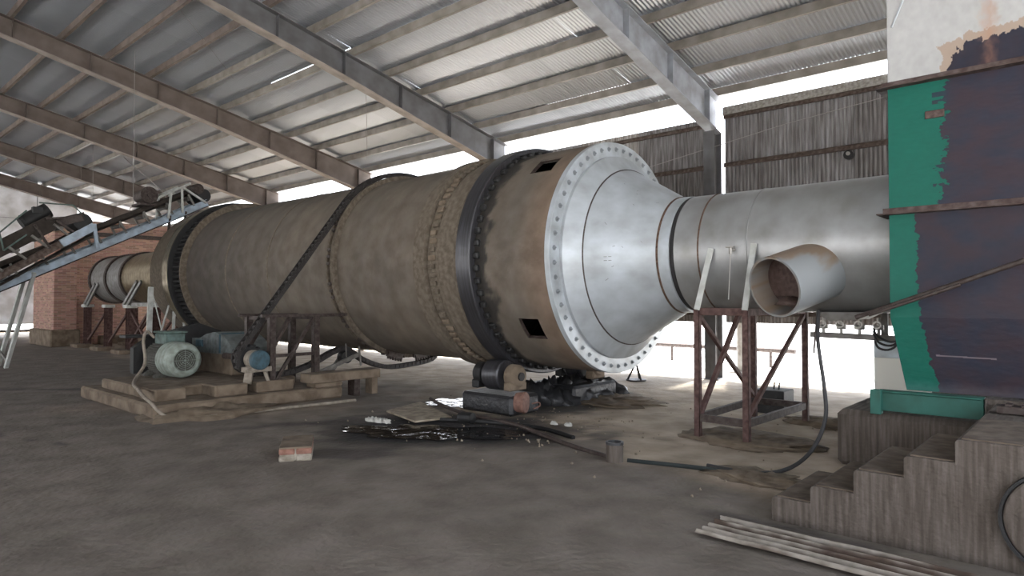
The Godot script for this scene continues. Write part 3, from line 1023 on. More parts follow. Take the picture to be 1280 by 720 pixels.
func chamber() -> void:
	var fz := -7.05
	var bz := -9.5
	var t := thing("steel_chamber", "tall steel chamber, green painted left edge, bare purple plate and white hood, on concrete pedestal", "chamber", Vector3(0.5, 0.55, -8.2))
	# y0, y1, left x at bottom and top, texture kind
	for d in [[3.62, 6.4, 0, -1.51, -1.51], [2.42, 3.62, 1, -1.51, -1.51], [0.765, 2.42, 2, -1.40, -1.51]]:
		var m := StandardMaterial3D.new()
		m.albedo_texture = paint_tex(768, 400, d[2])
		m.roughness = 0.5
		m.metallic_specular = 0.35
		m.normal_enabled = true
		m.normal_texture = tex.fine
		m.normal_scale = 0.15
		var s := S()
		var X1 := 2.49
		var yk: float = 1.45
		var rows := [[d[0], d[3]], [d[1], d[4]]] if d[2] != 2 else [[d[0], -1.40], [yk, -1.51], [d[1], -1.51]]
		for k in rows.size() - 1:
			var ya: float = rows[k][0]
			var yb: float = rows[k + 1][0]
			var xa: float = rows[k][1]
			var xb: float = rows[k + 1][1]
			var va: float = 1.0 - (ya - d[0]) / (d[1] - d[0])
			var vb: float = 1.0 - (yb - d[0]) / (d[1] - d[0])
			var za := fz if xa < -1.5 else fz - 0.1
			var zb := fz
			face(s, [Vector3(xa, ya, za), Vector3(X1, ya, za), Vector3(X1, yb, zb), Vector3(xb, yb, zb)], [Vector2(0, va), Vector2(1, va), Vector2(1, vb), Vector2(0, vb)])
			face(s, [Vector3(xa, ya, bz), Vector3(xa, ya, za), Vector3(xb, yb, zb), Vector3(xb, yb, bz)], [Vector2(0.03, va), Vector2(0, va), Vector2(0, vb), Vector2(0.03, vb)])
			face(s, [Vector3(X1, ya, za), Vector3(X1, ya, bz), Vector3(X1, yb, bz), Vector3(X1, yb, zb)], [Vector2(0.9, va), Vector2(1, va), Vector2(1, vb), Vector2(0.9, vb)])
			face(s, [Vector3(X1, ya, bz), Vector3(xa, ya, bz), Vector3(xb, yb, bz), Vector3(X1, yb, bz)], [Vector2(0.5, va), Vector2(1, va), Vector2(1, vb), Vector2(0.5, vb)])
		for y in [d[0], d[1]]:
			var q := [Vector3(-1.38, y, fz - 0.1), Vector3(X1, y, fz - 0.1), Vector3(X1, y, bz), Vector3(-1.38, y, bz)]
			if y == d[0]: q.reverse()
			face(s, q, [Vector2(0.5, 0.5), Vector2(0.6, 0.5), Vector2(0.6, 0.6), Vector2(0.5, 0.6)])
		obj(["hood", "upper_panel", "lower_panel"][d[2]], s, m, t)
	var s := S()
	# fold of the hood: a stiffener plate
	bar(s, Vector3(-1.47, 4.2, fz + 0.004), Vector3(-1.24, 4.75, fz + 0.004), 0.016, 0.012, Vector3(0, 0, 1))
	obj("hood_rib", s, M.white_steel, t)
	for y in [3.62, 2.42]:
		s = S()
		bar(s, Vector3(-1.56, y + 0.03, fz + 0.012), Vector3(2.49, y + 0.03, fz + 0.012), 0.012, 0.06)
		bar(s, Vector3(-1.60, y, fz + 0.045), Vector3(2.49, y, fz + 0.045), 0.10, 0.012)
		bar(s, Vector3(-1.55, y, fz + 0.045), Vector3(-1.55, y, bz), 0.10, 0.012)
		obj("flange", s, M.flange_rust, t)
	s = S()
	box(s, Vector3(-1.13, 3.31, fz + 0.008), Vector3(0.15, 0.07, 0.016))
	obj("nameplate", s, M.nameplate, t)
	# foot frame
	s = S()
	bar(s, Vector3(-1.60, 0.665, -6.97), Vector3(-0.78, 0.665, -6.97), 0.1, 0.17)
	bar(s, Vector3(-1.60, 0.76, -6.97), Vector3(-0.78, 0.76, -6.97), 0.14, 0.014)
	obj("foot_beam", s, M.green_beam, t)
	s = S()
	bar(s, Vector3(-1.6, 0.55, -6.9), Vector3(-1.6, 0.775, -6.9), 0.09, 0.09)
	obj("foot_post", s, M.green_beam, t)
	s = S()
	bar(s, Vector3(-0.77, 0.67, -6.97), Vector3(2.49, 0.67, -6.97), 0.1, 0.19)
	for x in [-0.76, -0.45, 0.2]: box(s, Vector3(x, 0.67, -6.92), Vector3(0.012, 0.2, 0.06))
	obj("foot_beam", s, M.stair, t)

	s = S()
	box(s, Vector3(0.5, 0.275, -8.35), Vector3(4.94, 0.55, 2.8), Transform3D.IDENTITY, 0.05)
	tag(obj("concrete_pedestal", s, M.stair), "stained concrete pedestal under the green chamber", "pedestal")

	t = thing("concrete_stair", "dusty concrete stair of four steps rising right beside the chamber pedestal", "stair", Vector3(-0.7, 0, -5.4))
	var xs := [-1.83, -1.56, -1.28, -0.98, -0.70, 2.6]
	var hs := [0.175, 0.30, 0.46, 0.60, 0.745]
	var prof := [Vector2(xs[0], 0)]
	for k in 5:
		prof.append(Vector2(xs[k], hs[k] - 0.02))
		prof.append(Vector2(xs[k] + 0.007, hs[k] - 0.006))
		prof.append(Vector2(xs[k] + 0.022, hs[k]))
		prof.append(Vector2(xs[k + 1], hs[k]))
	prof.append(Vector2(xs[5], 0))
	s = S()
	extrude(s, prof, 0.97, Transform3D(Basis.IDENTITY, Vector3(0, 0, -5.375)))
	obj("flight", s, M.stair, t)
	for k in 5:
		s = S()
		box(s, Vector3((xs[k] + xs[k + 1]) / 2 + 0.012, hs[k] + 0.003, -5.385), Vector3(xs[k + 1] - xs[k] - 0.035, 0.012, 0.93), Transform3D.IDENTITY, 0.005)
		obj("tread_dust", s, M.tread, t)
	s = S()
	box(s, Vector3(0.95, 0.37, -6.38), Vector3(3.3, 0.74, 1.03), Transform3D.IDENTITY, 0.018)
	obj("landing", s, M.stair, t)
	# steel grating channel lying on the landing
	s = S()
	bar(s, Vector3(-0.62, 0.775, -6.3), Vector3(1.6, 0.775, -6.2), 0.14, 0.055)
	for k in 16: box(s, Vector3(-0.55 + 0.1 * k, 0.81, -6.29), Vector3(0.045, 0.02, 0.10))
	tag(obj("steel_channel", s, M.steel_dark), "dark notched steel channel lying on the stair landing", "channel")
	# round plate leaning on the stair face
	t = thing("round_plate", "round dusty plate with a dark rim against the stair side, at the right edge", "plate", Vector3(-0.18, 0, -4.83))
	var R := Transform3D(Basis(Vector3.UP, -PI / 2), Vector3(-0.18, 0.33, -4.885))
	s = S()
	lathe(s, V([0, 0.29, 0.03, 0.28, 0.035, 0.27, 0.035, 0]), 56, R)
	obj("disc", s, M.stair, t)
	s = S()
	lathe(s, V([0, 0.285, 0, 0.305, 0.04, 0.305, 0.04, 0.29, 0.03, 0.285]), 56, R)
	obj("rim", s, M.black, t)
	# slanting pipe in front of the chamber
	s = S()
	rod(s, Vector3(-1.72, 1.45, -6.70), Vector3(0.5, 2.30, -6.70), 0.022)
	rod(s, Vector3(-1.60, 1.475, -6.66), Vector3(-0.9, 1.74, -6.66), 0.016)
	tag(obj("slanting_pipe", s, M.steel_dark), "thin dark pipe slanting up across the front of the green chamber", "pipe")

	# valves on a shelf under the duct
	t = thing("valve_shelf", "narrow steel shelf under the duct, tied to the green chamber", "shelf", Vector3(-2.1, 1.2, -8.1))
	s = S()
	bar(s, Vector3(-2.55, 1.215, -8.1), Vector3(-1.42, 1.19, -8.1), 0.14, 0.06)
	obj("beam", s, M.conv_grey, t)
	s = S()
	bar(s, Vector3(-2.46, 1.44, -8.0), Vector3(-2.50, 1.0, -8.0), 0.02, 0.02)
	obj("hanger", s, M.steel_dark, t)
	for k in 4:
		var x := -2.42 + 0.19 * k
		t = thing("gas_valve", ["valve farthest left on the shelf under the duct", "second valve from the left on the shelf under the duct", "third valve from the left on the shelf under the duct", "valve nearest the green chamber on the shelf under the duct"][k], "valve", Vector3(x, 1.24, -8.1), "valves on the shelf")
		s = S()
		rod(s, Vector3(x, 1.23, -8.1), Vector3(x, 1.42, -8.1), 0.018)
		rod(s, Vector3(x - 0.05, 1.31, -8.1), Vector3(x + 0.05, 1.31, -8.1), 0.028)
		obj("body", s, M.valve, t)
		s = S()
		lathe(s, V([0, 0.045, 0.012, 0.045, 0.012, 0.03, 0, 0.03, 0, 0.045]), 16, along(Vector3(x, 1.34, -8.04), Vector3(x, 1.34, -7.9)))
		obj("handwheel", s, M.valve, t)
	s = S()
	extrude(s, V([-2.46, 1.48, -1.83, 1.48, -2.0, 1.40, -2.28, 1.38]), 0.5, Transform3D(Basis.IDENTITY, Vector3(0, 0, -8.1)))
	tag(obj("drain_hopper", s, M.conv_grey), "shallow grey drain hopper under the belly of the duct", "hopper")
	for k in 3:
		s = S()
		var o := 0.03 * k
		tube(s, curve([Vector3(-1.9, 1.30 - o, -8.1), Vector3(-1.82, 1.22 - o * 2, -7.95), Vector3(-1.66, 1.17 - o, -7.9), Vector3(-1.5, 1.30 + o, -7.95), Vector3(-1.36, 1.36 + o, -8.0)], 6), 0.012)
		tag(obj("gas_hose", s, M.hose_black), ["upper black hose looping from the shelf valves into the green chamber", "middle black hose looping from the shelf valves into the green chamber", "lowest sagging black hose between shelf valves and green chamber"][k], "hose", "hoses at the valve shelf")
	# pale pier behind the chamber's left edge
	t = thing("pale_pier", "pale masonry pier behind the left foot of the green chamber", "pier", Vector3(-1.72, 0.55, -8.6))
	s = S()
	box(s, Vector3(-1.72, 0.755, -8.6), Vector3(0.5, 0.41, 0.4))
	obj("base", s, M.pier, t)
	s = S()
	box(s, Vector3(-1.72, 1.06, -8.6), Vector3(0.5, 0.2, 0.4))
	rod(s, Vector3(-1.80, 1.08, -8.39), Vector3(-1.80, 1.08, -8.37), 0.015)
	obj("top_block", s, M.pale_blue, t)
	s = S()
	box(s, Vector3(-1.9, 1.35, -8.6), Vector3(0.07, 0.4, 0.07))
	obj("post", s, M.conv_grey, t)

# ---- the drive: plinth, motor, reducer, chain
func drive() -> void:
	var t := thing("machine_plinth", "stepped dusty concrete plinth carrying the drum's drive motor", "plinth", Vector3(-11, 0, -5))
	var s := S()
	box(s, Vector3(-11.05, 0.1, -4.87), Vector3(3.2, 0.2, 2.94), Transform3D.IDENTITY, 0.035)
	obj("lower_tier", s, M.plinth, t)
	for p in [[-9.9, -3.75, 0.6, 0.42], [-9.7, -4.55, 0.5, 0.5], [-9.7, -5.25, 0.5, 0.62]]:
		s = S()
		box(s, Vector3(p[0] - 0.2, 0.28, p[1]), Vector3(p[2], 0.17, p[3]), Transform3D.IDENTITY, 0.02)
		obj("block", s, M.plinth, t)
	s = S()
	box(s, Vector3(-11.1, 0.275, -4.7), Vector3(2.0, 0.16, 2.3), Transform3D.IDENTITY, 0.025)
	obj("upper_tier", s, M.plinth, t)
	s = S()
	lump(s, Vector3(-9.5, 0.0, -4.2), Vector3(0.5, 0.12, 0.9), 7, 0.35, 18, 6)
	tag(obj("dust_heap", s, M.dirt), "heap of grey dust against the right side of the motor plinth", "dust heap")

	# electric motor, axis along x, fan end to the right
	t = thing("electric_motor", "pale green finned electric motor with a round fan grille on the plinth", "motor", Vector3(-11.5, 0.36, -4.4))
	var c := Vector3(-11.5, 0.655, -4.4)
	var T := Transform3D(Basis.IDENTITY, Vector3(0, c.y, c.z))
	s = S()
	lathe(s, V([-12.05, 0, -12.05, 0.22, -12.0, 0.25, -11.4, 0.25]), 40, T)
	for k in 36:
		var a := TAU * k / 36
		box(s, Vector3(0, 0.262, 0), Vector3(0.5, 0.035, 0.008), Transform3D(Basis(Vector3.RIGHT, a), Vector3(-11.7, c.y, c.z)), 0.002)
	obj("finned_body", s, M.motor_dark, t)
	s = S()
	lathe(s, V([-11.45, 0.26, -11.42, 0.29, -11.06, 0.285, -11.0, 0.27, -10.965, 0.235, -10.95, 0.185, -10.96, 0.175]), 48, T, false)
	var fc := obj("fan_cover", s, M.motor_green, t)
	s = S()
	lathe(s, V([-10.985, 0.18, -10.985, 0.0]), 40, T)
	obj("fan_recess", s, M.motor_dark, t)
	s = S()
	for rr in [0.05, 0.08, 0.11, 0.14, 0.17]: lathe(s, V([-10.965, rr - 0.004, -10.958, rr, -10.965, rr + 0.004]), 36, T)
	for k in 4: bar(s, Vector3(-10.962, c.y, c.z) - Basis(Vector3.RIGHT, k * PI / 4) * Vector3(0, 0.18, 0), Vector3(-10.962, c.y, c.z) + Basis(Vector3.RIGHT, k * PI / 4) * Vector3(0, 0.18, 0), 0.006, 0.006)
	sub("grille", s, M.motor_green, fc)
	s = S()
	box(s, Vector3(-11.62, 0.98, -4.42), Vector3(0.42, 0.2, 0.34), Transform3D.IDENTITY, 0.025)
	box(s, Vector3(-11.62, 1.09, -4.42), Vector3(0.46, 0.03, 0.38), Transform3D.IDENTITY, 0.01)
	obj("terminal_box", s, M.teal, t)
	for x in [-11.95, -11.5]:
		s = S()
		extrude(s, V([-0.28, 0.0, 0.28, 0.0, 0.27, 0.04, 0.14, 0.12, -0.14, 0.12, -0.27, 0.04]), 0.1, Transform3D(Basis(Vector3.UP, PI / 2), Vector3(x, 0.355, -4.4)))
		obj("foot", s, M.motor_dark, t)
	s = S()
	rod(s, Vector3(-12.25, c.y, c.z), Vector3(-12.0, c.y, c.z), 0.04)
	rod(s, Vector3(-12.28, c.y, c.z), Vector3(-12.14, c.y, c.z), 0.17, 24)
	obj("pulley", s, M.black, t)
	# belt guard left of the motor
	s = S()
	extrude(s, V([-4.1, 0.36, -5.6, 0.36, -5.6, 1.05, -5.2, 1.2, -4.35, 0.98, -4.1, 0.8]), 0.16, Transform3D(Basis(Vector3(0, 0, 1), Vector3.UP, Vector3.LEFT), Vector3(-12.42, 0, 0)))
	box(s, Vector3(-12.42, 1.0, -4.3), Vector3(0.3, 0.05, 0.7))
	tag(obj("belt_guard", s, M.black), "black sheet belt guard at the left end of the green motor", "guard")

	# gear reducer under a faded cover
	t = thing("gear_reducer", "bulky gear reducer with a faded blue grey cover between motor and chain sprocket", "gearbox", Vector3(-11.5, 0.36, -5.35))
	s = S()
	box(s, Vector3(-11.6, 0.54, -5.4), Vector3(1.5, 0.38, 0.62), Transform3D.IDENTITY, 0.03)
	obj("housing", s, M.plinth, t)
	s = S()
	s.set_smooth_group(1)
	extrude(s, V([-12.5, 0.70, -10.8, 0.70, -10.75, 0.82, -10.95, 0.95, -11.15, 1.03, -11.45, 1.07, -11.75, 1.03, -12.0, 0.95, -12.5, 0.93]), 0.66, Transform3D(Basis.IDENTITY, Vector3(0, 0, -5.4)))
	obj("cover", s, M.tarp, t)
	s = S()
	box(s, Vector3(-12.0, 0.86, -5.06), Vector3(0.26, 0.12, 0.03))
	obj("patch", s, M.blue_paint, t, "faded blue patch")
	s = S()
	bar(s, Vector3(-11.2, 0.72, -5.06), Vector3(-11.2, 1.04, -5.06), 0.02, 0.03)
	bar(s, Vector3(-11.2, 1.04, -5.08), Vector3(-11.2, 1.04, -5.7), 0.02, 0.03)
	obj("strap", s, M.blue_paint, t, "faded blue strap")

	# sprocket shaft with blue bearing cap
	t = thing("sprocket_shaft", "short shaft with black chain sprocket and a blue bearing cap", "sprocket", Vector3(-9.8, 0.36, -4.95))
	s = S()
	var SC := Vector3(-9.99, 0.70, -4.98)
	for k in 18:
		var a := TAU * k / 18
		box(s, Vector3(0, 0.2, 0), Vector3(0.09, 0.06, 0.035), Transform3D(Basis(Vector3.RIGHT, a), SC), 0.008)
	lathe(s, V([-0.05, 0, -0.05, 0.185, 0.05, 0.185, 0.05, 0]), 36, Transform3D(Basis.IDENTITY, SC))
	obj("sprocket", s, M.black, t)
	s = S()
	rod(s, SC + Vector3(-0.85, 0, 0), SC + Vector3(0.3, 0, 0), 0.05)
	obj("shaft", s, M.steel_dark, t)
	s = S()
	rod(s, SC + Vector3(0.1, 0, 0), SC + Vector3(0.3, 0, 0), 0.145, 32)
	obj("bearing", s, M.hose_grey, t)
	s = S()
	lathe(s, V([0.29, 0.15, 0.37, 0.15, 0.385, 0.135, 0.385, 0]), 32, Transform3D(Basis.IDENTITY, SC))
	obj("bearing_cap", s, M.blue_paint, t, "blue painted bearing cap")
	s = S()
	for zz in [-4.82, -5.18]:
		bar(s, Vector3(-9.79, 0.6, lerpf(zz, -5.0, 0.4)), Vector3(-9.73, 0.34, zz), 0.12, 0.05)
	box(s, Vector3(-9.79, 0.55, -5.0), Vector3(0.2, 0.08, 0.4))
	obj("bearing_foot", s, M.hose_grey, t)

	# the drive chain, link by link, in the plane x = -9.99
	var ctr := Vector2(AZ, AY + 0.035)     # (z, y) at the joint ring
	var R := 1.76
	var r0 := 0.22
	var sp := Vector2(SC.z, SC.y)
	var path := PackedVector2Array()
	# outer tangent from the sprocket to the ring, on the upper front side
	var d := ctr.distance_to(sp)
	var base := (ctr - sp).angle()
	var off := acos((r0 - R) / d)
	var nrm := Vector2.from_angle(base - off)      # unit normal on the upper front side
	if (nrm.y < 0): nrm = Vector2.from_angle(base + off)
	var p0 := sp + nrm * r0
	var p1 := ctr + nrm * R
	for k in 30: path.append(p0.lerp(p1, k / 30.0))
	var a0 := nrm.angle()
	for k in 90:
		path.append(ctr + Vector2.from_angle(a0 + deg_to_rad(204.0) * k / 90.0 * (1.0 if nrm.x > 0 else -1.0)) * R)
	var hang := curve([Vector3(path[-1].x, path[-1].y, 0), Vector3(-8.75, 0.47, 0), Vector3(-8.2, 0.385, 0), Vector3(-7.6, 0.385, 0), Vector3(-7.1, 0.55, 0), Vector3(-6.75, 0.76, 0), Vector3(-6.5, 0.73, 0), Vector3(-6.0, 0.52, 0), Vector3(-5.5, 0.42, 0), Vector3(sp.x - 0.05, sp.y - 0.21, 0), Vector3(sp.x + 0.16, sp.y - 0.14, 0), Vector3(sp.x + 0.22, sp.y + 0.03, 0), Vector3(p0.x, p0.y, 0)], 8)
	for q in hang: path.append(Vector2(q.x, q.y))
	var total := 0.0
	for k in path.size() - 1: total += path[k].distance_to(path[k + 1])
	var pitch := 0.10
	var lk := S()
	for z in [-0.06, 0.06]: box(lk, Vector3(0, 0, z), Vector3(0.116, 0.08, 0.018), Transform3D.IDENTITY, 0.012)
	rod(lk, Vector3(0.045, 0, -0.08), Vector3(0.045, 0, 0.08), 0.03, 8)
	lk.generate_normals()
	var lmesh := lk.commit()
	t = thing("drive_chain", "black roller chain slanting from the sprocket up over the drum and sagging beneath it", "chain", Vector3(-9.99, 0, -6.5))
	var want := 0.0
	var run := 0.0
	for k in path.size() - 1:
		var l := path[k].distance_to(path[k + 1])
		while want <= run + l and l > 0:
			var q := path[k].lerp(path[k + 1], (want - run) / l)
			var dir := (path[k + 1] - path[k]).normalized()
			at_mesh("chain_link", lmesh, M.chain, t, Vector3(-9.99, q.y, q.x), Basis(Vector3(0, dir.y, dir.x), Vector3(0, dir.x, -dir.y), Vector3(-1, 0, 0)))
			want += pitch
		run += l

	# trestle in front of the drum
	t = thing("chain_trestle", "dark rusty steel trestle with crossed braces in front of the drum's chain", "trestle", Vector3(-9.9, 0.2, -5.6))
	for x in [-9.75, -10.5]:
		for z in [-5.22, -6.0]:
			s = S()
			angle(s, Vector3(x, 0.2, z), Vector3(x, 1.36, z), 0.1, Vector3(0, 0, 1))
			obj("leg", s, M.steel_dark, t)
		s = S()
		bar(s, Vector3(x, 1.37, -5.05), Vector3(x, 1.37, -6.6 if x > -10 else -6.1), 0.06, 0.05)
		obj("rail", s, M.steel_dark, t)
		s = S()
		bar(s, Vector3(x + 0.02, 0.3, -5.25), Vector3(x + 0.02, 1.34, -5.95), 0.05, 0.05)
		obj("brace", s, M.steel_dark, t)
		s = S()
		bar(s, Vector3(x - 0.02, 0.85, -5.25), Vector3(x - 0.02, 1.34, -5.55), 0.05, 0.05)
		obj("brace", s, M.steel_dark, t)
	for z in [-5.22, -6.0]:
		s = S()
		bar(s, Vector3(-9.75, 1.33, z), Vector3(-10.5, 1.33, z), 0.05, 0.06)
		obj("rail", s, M.steel_dark, t)
	s = S()
	bar(s, Vector3(-9.75, 0.74, -5.22), Vector3(-9.75, 0.74, -6.0), 0.04, 0.05)
	obj("rail", s, M.steel_dark, t)
	# chain tensioner
	t = thing("chain_tensioner", "dusty tensioner arm holding up the slack of the chain under the drum", "tensioner", Vector3(-9.9, 0.2, -6.7))
	s = S()
	rod(s, Vector3(-10.05, 0.62, -6.72), Vector3(-9.9, 0.62, -6.72), 0.11, 20)
	obj("idler", s, M.black, t)
	s = S()
	bar(s, Vector3(-9.88, 0.66, -6.95), Vector3(-9.88, 0.38, -6.1), 0.04, 0.07)
	bar(s, Vector3(-10.1, 0.62, -6.72), Vector3(-10.1, 0.2, -6.4), 0.04, 0.08)
	obj("arm", s, M.conv_grey, t)
	s = S()
	bar(s, Vector3(-9.86, 0.46, -6.98), Vector3(-9.86, 0.80, -6.93), 0.03, 0.03)
	obj("bolt_rod", s, M.conv_grey, t)
	s = S()
	bar(s, Vector3(-9.9, 0.62, -6.7), Vector3(-9.9, 0.86, -6.69), 0.02, 0.02)
	obj("bolt_rod", s, M.conv_grey, t)
	# beam bench
	t = thing("beam_bench", "short heavy dusty beam on two stub legs right of the trestle", "beam", Vector3(-9.6, 0, -6.4))
	s = S()
	bar(s, Vector3(-9.55, 0.36, -5.7), Vector3(-9.55, 0.36, -7.05), 0.34, 0.15, Vector3.UP, 0.012)
	obj("beam", s, M.plinth, t)
	for z in [-6.98, -6.62]:
		s = S()
		box(s, Vector3(-9.55, 0.145, z), Vector3(0.2, 0.29, 0.12))
		obj("leg", s, M.plinth if z < -6.8 else M.steel_dark, t)
	s = S()
	box(s, Vector3(-9.55, 0.244, -6.05), Vector3(0.3, 0.084, 0.5), Transform3D.IDENTITY, 0.02)
	obj("packing_block", s, M.plinth, t)
	# cable from the motor down to the floor
	s = S()
	tube(s, curve([Vector3(-11.75, 1.0, -4.22), Vector3(-11.75, 1.10, -4.1), Vector3(-11.6, 0.95, -4.0), Vector3(-11.3, 0.62, -3.92), Vector3(-10.8, 0.40, -3.6), Vector3(-10.1, 0.36, -3.42), Vector3(-9.6, 0.24, -3.4), Vector3(-9.3, 0.03, -3.6), Vector3(-9.1, 0.025, -4.4), Vector3(-9.0, 0.025, -5.4), Vector3(-8.9, 0.025, -6.2)], 10), 0.024, 10)
	tag(obj("motor_cable", s, M.hose_grey), "grey flexible conduit drooping from the green motor to the floor", "cable")

# ---- support rollers
func rollers() -> void:
	for k in 2:
		var sg := 1.0 if k == 0 else -1.0
		var zc := AZ + sg * 1.0
		var lb: String = ["black support roller under the near side of the drum with a rusty end bearing", "black support roller under the far side of the drum on an oily block"][k]
		var t := thing("support_roller", lb, "roller", Vector3(-6.6, 0.3, zc), "rollers under the drum tyre")
		var y := AY - sqrt(1.97 * 1.97 - 1.0) + 0.005
		var T := Transform3D(Basis.IDENTITY, Vector3(-6.62, y, zc))
		var s := S()
		lathe(s, V([-0.16, 0, -0.16, 0.2, -0.145, 0.22, 0.145, 0.22, 0.16, 0.2, 0.16, 0]), 40, T)
		obj("wheel", s, M.tyre_black, t)
		s = S()
		lathe(s, V([-0.4, 0, -0.4, 0.06, 0.45, 0.06, 0.45, 0]), 20, T)
		obj("shaft", s, M.black, t)
		for e in [-1, 1]:
			s = S()
			lathe(s, V([0.24, 0.0, 0.24, 0.16, 0.26, 0.17, 0.38, 0.165, 0.42, 0.13, 0.43, 0.0]), 32, T if e > 0 else T * Transform3D(Basis(Vector3.UP, PI), Vector3.ZERO))
			box(s, Vector3(0.32 * e, -0.14, 0), Vector3(0.14, 0.12, 0.36), T, 0.015)
			obj("bearing", s, M.plinth if e > 0 else M.black, t)
		t = thing("roller_pier", ["black oily concrete pier under the near drum roller", "crumbling oily concrete pier under the far drum roller"][k], "pier", Vector3(-6.7, 0, zc), "piers under the drum rollers")
		s = S()
		box(s, Vector3(-6.6, 0.14, zc if k == 0 else -8.85), Vector3(1.0, 0.28, 0.62 if k == 0 else 1.2), Transform3D.IDENTITY, 0.04)
		obj("block", s, M.oily, t)
		if k == 1:
			s = S()
			for j in 12:
				lump(s, Vector3(-6.62 + 0.14 * (j % 3), 0, -7.95 - 0.15 * j), Vector3(0.34, 0.33 - 0.05 * (j % 3), 0.22), 20 + j, 0.4, 14, 6)
			obj("rubble", s, M.oily, t)
	var t := thing("end_cap", "orange pink round cap at the foot of the near roller pier", "cap", Vector3(-6.2, 0, -6.95))
	var s := S()
	lathe(s, V([-0.1, 0, -0.1, 0.135, 0.02, 0.15, 0.04, 0.14, 0.05, 0.0]), 32, Transform3D(Basis(Vector3.UP, 0.35), Vector3(-6.04, 0.19, -6.98)))
	obj("disc", s, M.orange, t)
	s = S()
	tube(s, curve([Vector3(-5.97, 0.17, -7.08), Vector3(-5.93, 0.18, -7.18), Vector3(-5.93, 0.13, -7.2), Vector3(-5.96, 0.1, -7.1)], 5), 0.01, 6)
	obj("handle", s, M.orange, t)

# ---- feed pipe at the inlet
func feed_pipe() -> void:
	var t := thing("feed_pipe", "banded grey and brassy pipe joining the brick furnace to the drum's far end", "pipe", Vector3(-22, 0, AZ))
	var T := XT(2.36)
	var segs := [[-26.2, -24.65, M.feed_steel], [-24.55, -23.25, M.feed_steel], [-23.15, -18.9, M.feed_gold], [-18.8, -18.1, M.feed_steel]]
	for g in segs:
		var s := S()
		lathe(s, V([g[0], 0.7, g[0], 0.8, g[1], 0.8, g[1], 0.7]), 72, T)
		obj("segment", s, g[2], t)
	for x in [-26.2, -24.6, -23.2, -18.85]:
		var s := S()
		lathe(s, V([x - 0.08, 0.78, x - 0.08, 0.85, x + 0.08, 0.85, x + 0.08, 0.78]), 72, T)
		obj("band", s, M.steel_dark, t)
	t = thing("feed_pipe_stand", "row of dark red steel posts with braces under the feed pipe", "stand", Vector3(-23, 0, -8))
	var px := [-26.6, -24.45, -22.45]
	for z in [-7.35, -8.85]:
		for i in 3:
			var s := S()
			ibeam(s, Vector3(px[i], 0, z), Vector3(px[i], 1.4, z), 0.2, 0.2, Vector3(1, 0, 0))
			obj("post", s, M.stand_red, t)
			s = S()
			box(s, Vector3(px[i], 1.44, z), Vector3(0.36, 0.1, 0.3))
			obj("cap_plate", s, M.stand_white, t)
			s = S()
			box(s, Vector3(px[i] + 0.1, 0.06, z + 0.2), Vector3(0.8, 0.12, 0.5), Transform3D.IDENTITY, 0.02)
			obj("footing", s, M.plinth, t)
			if i < 2:
				s = S()
				bar(s, Vector3(px[i] + 0.1, 0.25, z), Vector3(px[i + 1] - 0.1, 1.3, z), 0.06, 0.08)
				obj("brace", s, M.stand_red, t)
	var s := S()
	bar(s, Vector3(-22.4, 0.3, -7.35), Vector3(-20.9, 1.3, -7.35), 0.06, 0.08)
	obj("brace", s, M.stand_red, t)
	s = S()
	bar(s, Vector3(-22.4, 1.3, -7.35), Vector3(-20.9, 0.3, -7.35), 0.06, 0.08)
	obj("brace", s, M.stand_red, t)
	for x in [-26.4, -22.5]:
		for o in [0.0, 0.35]:
			s = S()
			bar(s, Vector3(x - 0.25 + o, 1.46, -7.25), Vector3(x + 0.75 + o, 2.2, -7.3), 0.06, 0.1)
			obj("strut", s, M.feed_steel, t)
	s = S()
	bar(s, Vector3(-22.5, 1.5, -7.35), Vector3(-18.6, 1.5, -7.35), 0.1, 0.12)
	obj("rail", s, M.feed_steel, t)
	# red boarding behind the posts
	s = S()
	box(s, Vector3(-24.0, 0.65, -9.6), Vector3(6.6, 1.3, 0.08))
	for k in 6: box(s, Vector3(-26.8 + k * 1.15, 0.65, -9.55), Vector3(0.08, 1.3, 0.06))
	tag(obj("red_screen", s, M.furnace_brick), "low red brown screen wall behind the posts of the feed pipe", "screen")

